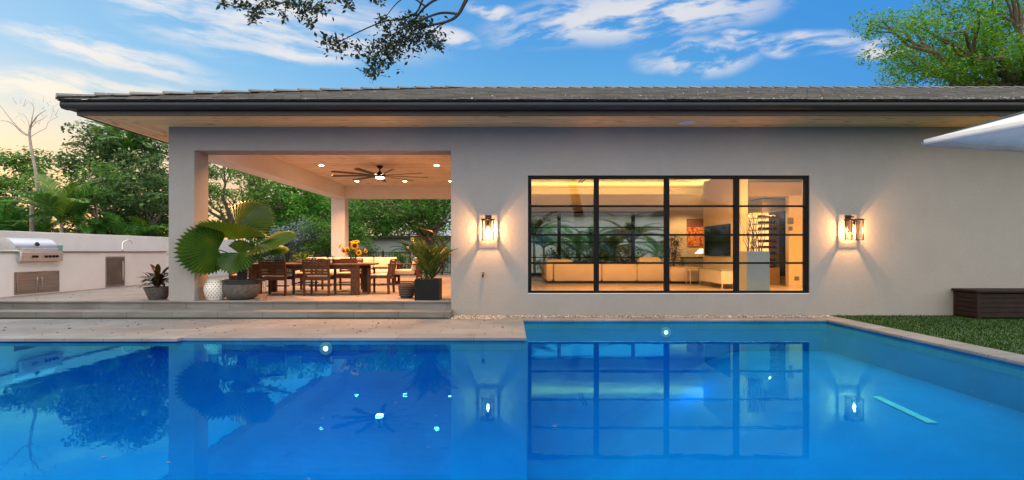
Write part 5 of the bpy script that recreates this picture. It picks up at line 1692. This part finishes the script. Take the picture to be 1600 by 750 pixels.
# warm sunset glow, low on the left
wl = mth('MULTIPLY',smst(X_,-.10,-.52),smst(Z_,.30,.10))
c1 = mixc(wl,blue,(.88,.74,.53))
wl2 = mth('MULTIPLY',smst(X_,.05,-.35),smst(Z_,.22,.06))
c2 = mixc(wl2,c1,(.92,.56,.34))
# clouds
nz = nd(nt,'ShaderNodeTexNoise',Scale=2.2,Detail=5.0); 
cbv = nd(nt,'ShaderNodeCombineXYZ'); nt.links.new(U,cbv.inputs[0]); nt.links.new(Vv,cbv.inputs[1])
nt.links.new(cbv.outputs[0],nz.inputs['Vector'])
sn = nd(nt,'ShaderNodeSeparateColor'); nt.links.new(nz.outputs['Color'],sn.inputs[0])
Uw = mth('ADD',U,mth('MULTIPLY',mth('SUBTRACT',sn.outputs[0],.5),.22)); Vw = mth('ADD',Vv,mth('MULTIPLY',mth('SUBTRACT',sn.outputs[1],.5),.10))
def streak_noise(ang,sx,sy,det=6.0,seed=0):
    c=nd(nt,'ShaderNodeCombineXYZ'); nt.links.new(Uw,c.inputs[0]); nt.links.new(Vw,c.inputs[1]); c.inputs[2].default_value=seed
    mp=nd(nt,'ShaderNodeMapping'); mp.vector_type='TEXTURE'; mp.inputs['Rotation'].default_value=(0,0,ang); mp.inputs['Scale'].default_value=(1/sx,1/sy,1)
    nt.links.new(c.outputs[0],mp.inputs[0])
    n=nd(nt,'ShaderNodeTexNoise',Scale=1.0,Detail=det,Roughness=.58); nt.links.new(mp.outputs[0],n.inputs['Vector']); return n.outputs['Fac']
NL = streak_noise(-.22,5,34,7.0); NR = streak_noise(.16,7,26,7.0,3.0)
def blob(px,py,hl,hw,ang):
    u0=(px-800)/F; v0=(392-py)/F; ca,sa=math.cos(ang),math.sin(ang)
    du=mth('SUBTRACT',Uw,u0); dv=mth('SUBTRACT',Vw,v0)
    a=mth('DIVIDE',mth('ADD',mth('MULTIPLY',du,ca),mth('MULTIPLY',dv,sa)),hl/F)
    b2=mth('DIVIDE',mth('SUBTRACT',mth('MULTIPLY',dv,ca),mth('MULTIPLY',du,sa)),hw/F)
    r2=mth('ADD',mth('MULTIPLY',a,a),mth('MULTIPLY',b2,b2))
    return smst(r2,1.0,.0)
def mx_(lst):
    o=lst[0]
    for q in lst[1:]: o=mth('MAXIMUM',o,q)
    return o
left = mx_([blob(430,40,290,70,-.14),blob(330,15,260,40,-.22),blob(170,78,230,30,-.22),blob(130,140,260,40,-.08),blob(490,88,120,22,-.12)])
right= mx_([blob(1000,28,290,50,.10),blob(1100,90,130,34,.08),blob(1262,72,85,24,.02),blob(695,58,60,18,-.1),blob(770,22,60,14,-.1),blob(1180,60,70,14,-.1),blob(1370,80,70,22,.2)])
dl = mth('MULTIPLY',left,smst(NL,.36,.60)); dr = mth('MULTIPLY',right,smst(NR,.40,.57))
cl_ = mth('MULTIPLY',mth('MAXIMUM',dl,dr),front)
gen = mth('MULTIPLY',smst(streak_noise(.3,2.5,6,6.0,9.0),.5,.72),mth('SUBTRACT',1.0,front))
cl_ = mth('MULTIPLY',mth('MAXIMUM',cl_,mth('MULTIPLY',gen,.6)),.9,True)
cloudc = mixc(smst(Z_,.34,.14),(.86,.83,.84),(.95,.80,.60))
c3a = mixc(cl_,c2,cloudc)
rearm = mth('MULTIPLY',smst(Y_,.15,-.45),smst(Z_,.02,.09))
c3b = mixc(rearm,c3a,(2.45,2.33,2.2))
c3 = mixc(smst(Z_,.5,.85),c3b,(2.9,2.8,2.7))
bg2 = nd(nt,'ShaderNodeBackground'); bg2.inputs[1].default_value=.9
nt.links.new(c3,bg2.inputs[0])
ad = nd(nt,'ShaderNodeAddShader'); nt.links.new(bg1.outputs[0],ad.inputs[0]); nt.links.new(bg2.outputs[0],ad.inputs[1])
ow = nd(nt,'ShaderNodeOutputWorld'); nt.links.new(ad.outputs[0],ow.inputs[0])
# sun
sd_ = bpy.data.lights.new('sun','SUN'); sd_.energy=.5; sd_.angle=R(8); sd_.color=(1,.72,.48)
so = bpy.data.objects.new('sun',sd_); COL.objects.link(so)
dv = Vector((math.sin(SUN_AZ)*math.cos(R(9)),math.cos(SUN_AZ)*math.cos(R(9)),math.sin(R(9))))
so.rotation_euler = dv.to_track_quat('Z','Y').to_euler()

# ------------------------------------------------------------------ CAMERA
cd_ = bpy.data.cameras.new('camera'); cam = bpy.data.objects.new('camera',cd_); COL.objects.link(cam)
cam.location=(0,0,CZ); cam.rotation_euler=(R(90),0,0)
cd_.sensor_width=36; cd_.lens=36*F/1600; cd_.shift_y=(392-375)/1600
cd_.clip_end=1000; cd_.clip_start=.05
sc.camera=cam
sc.view_settings.view_transform='Standard'; sc.view_settings.look='None'; sc.view_settings.exposure=0; sc.view_settings.gamma=1
cy=sc.cycles
cy.use_denoising=True; cy.denoiser='OPENIMAGEDENOISE'
cy.max_bounces=7; cy.diffuse_bounces=3; cy.glossy_bounces=4; cy.transparent_max_bounces=12; cy.transmission_bounces=4
cy.caustics_reflective=False; cy.caustics_refractive=False; cy.sample_clamp_indirect=4
cy.use_adaptive_sampling=True; cy.adaptive_threshold=.02
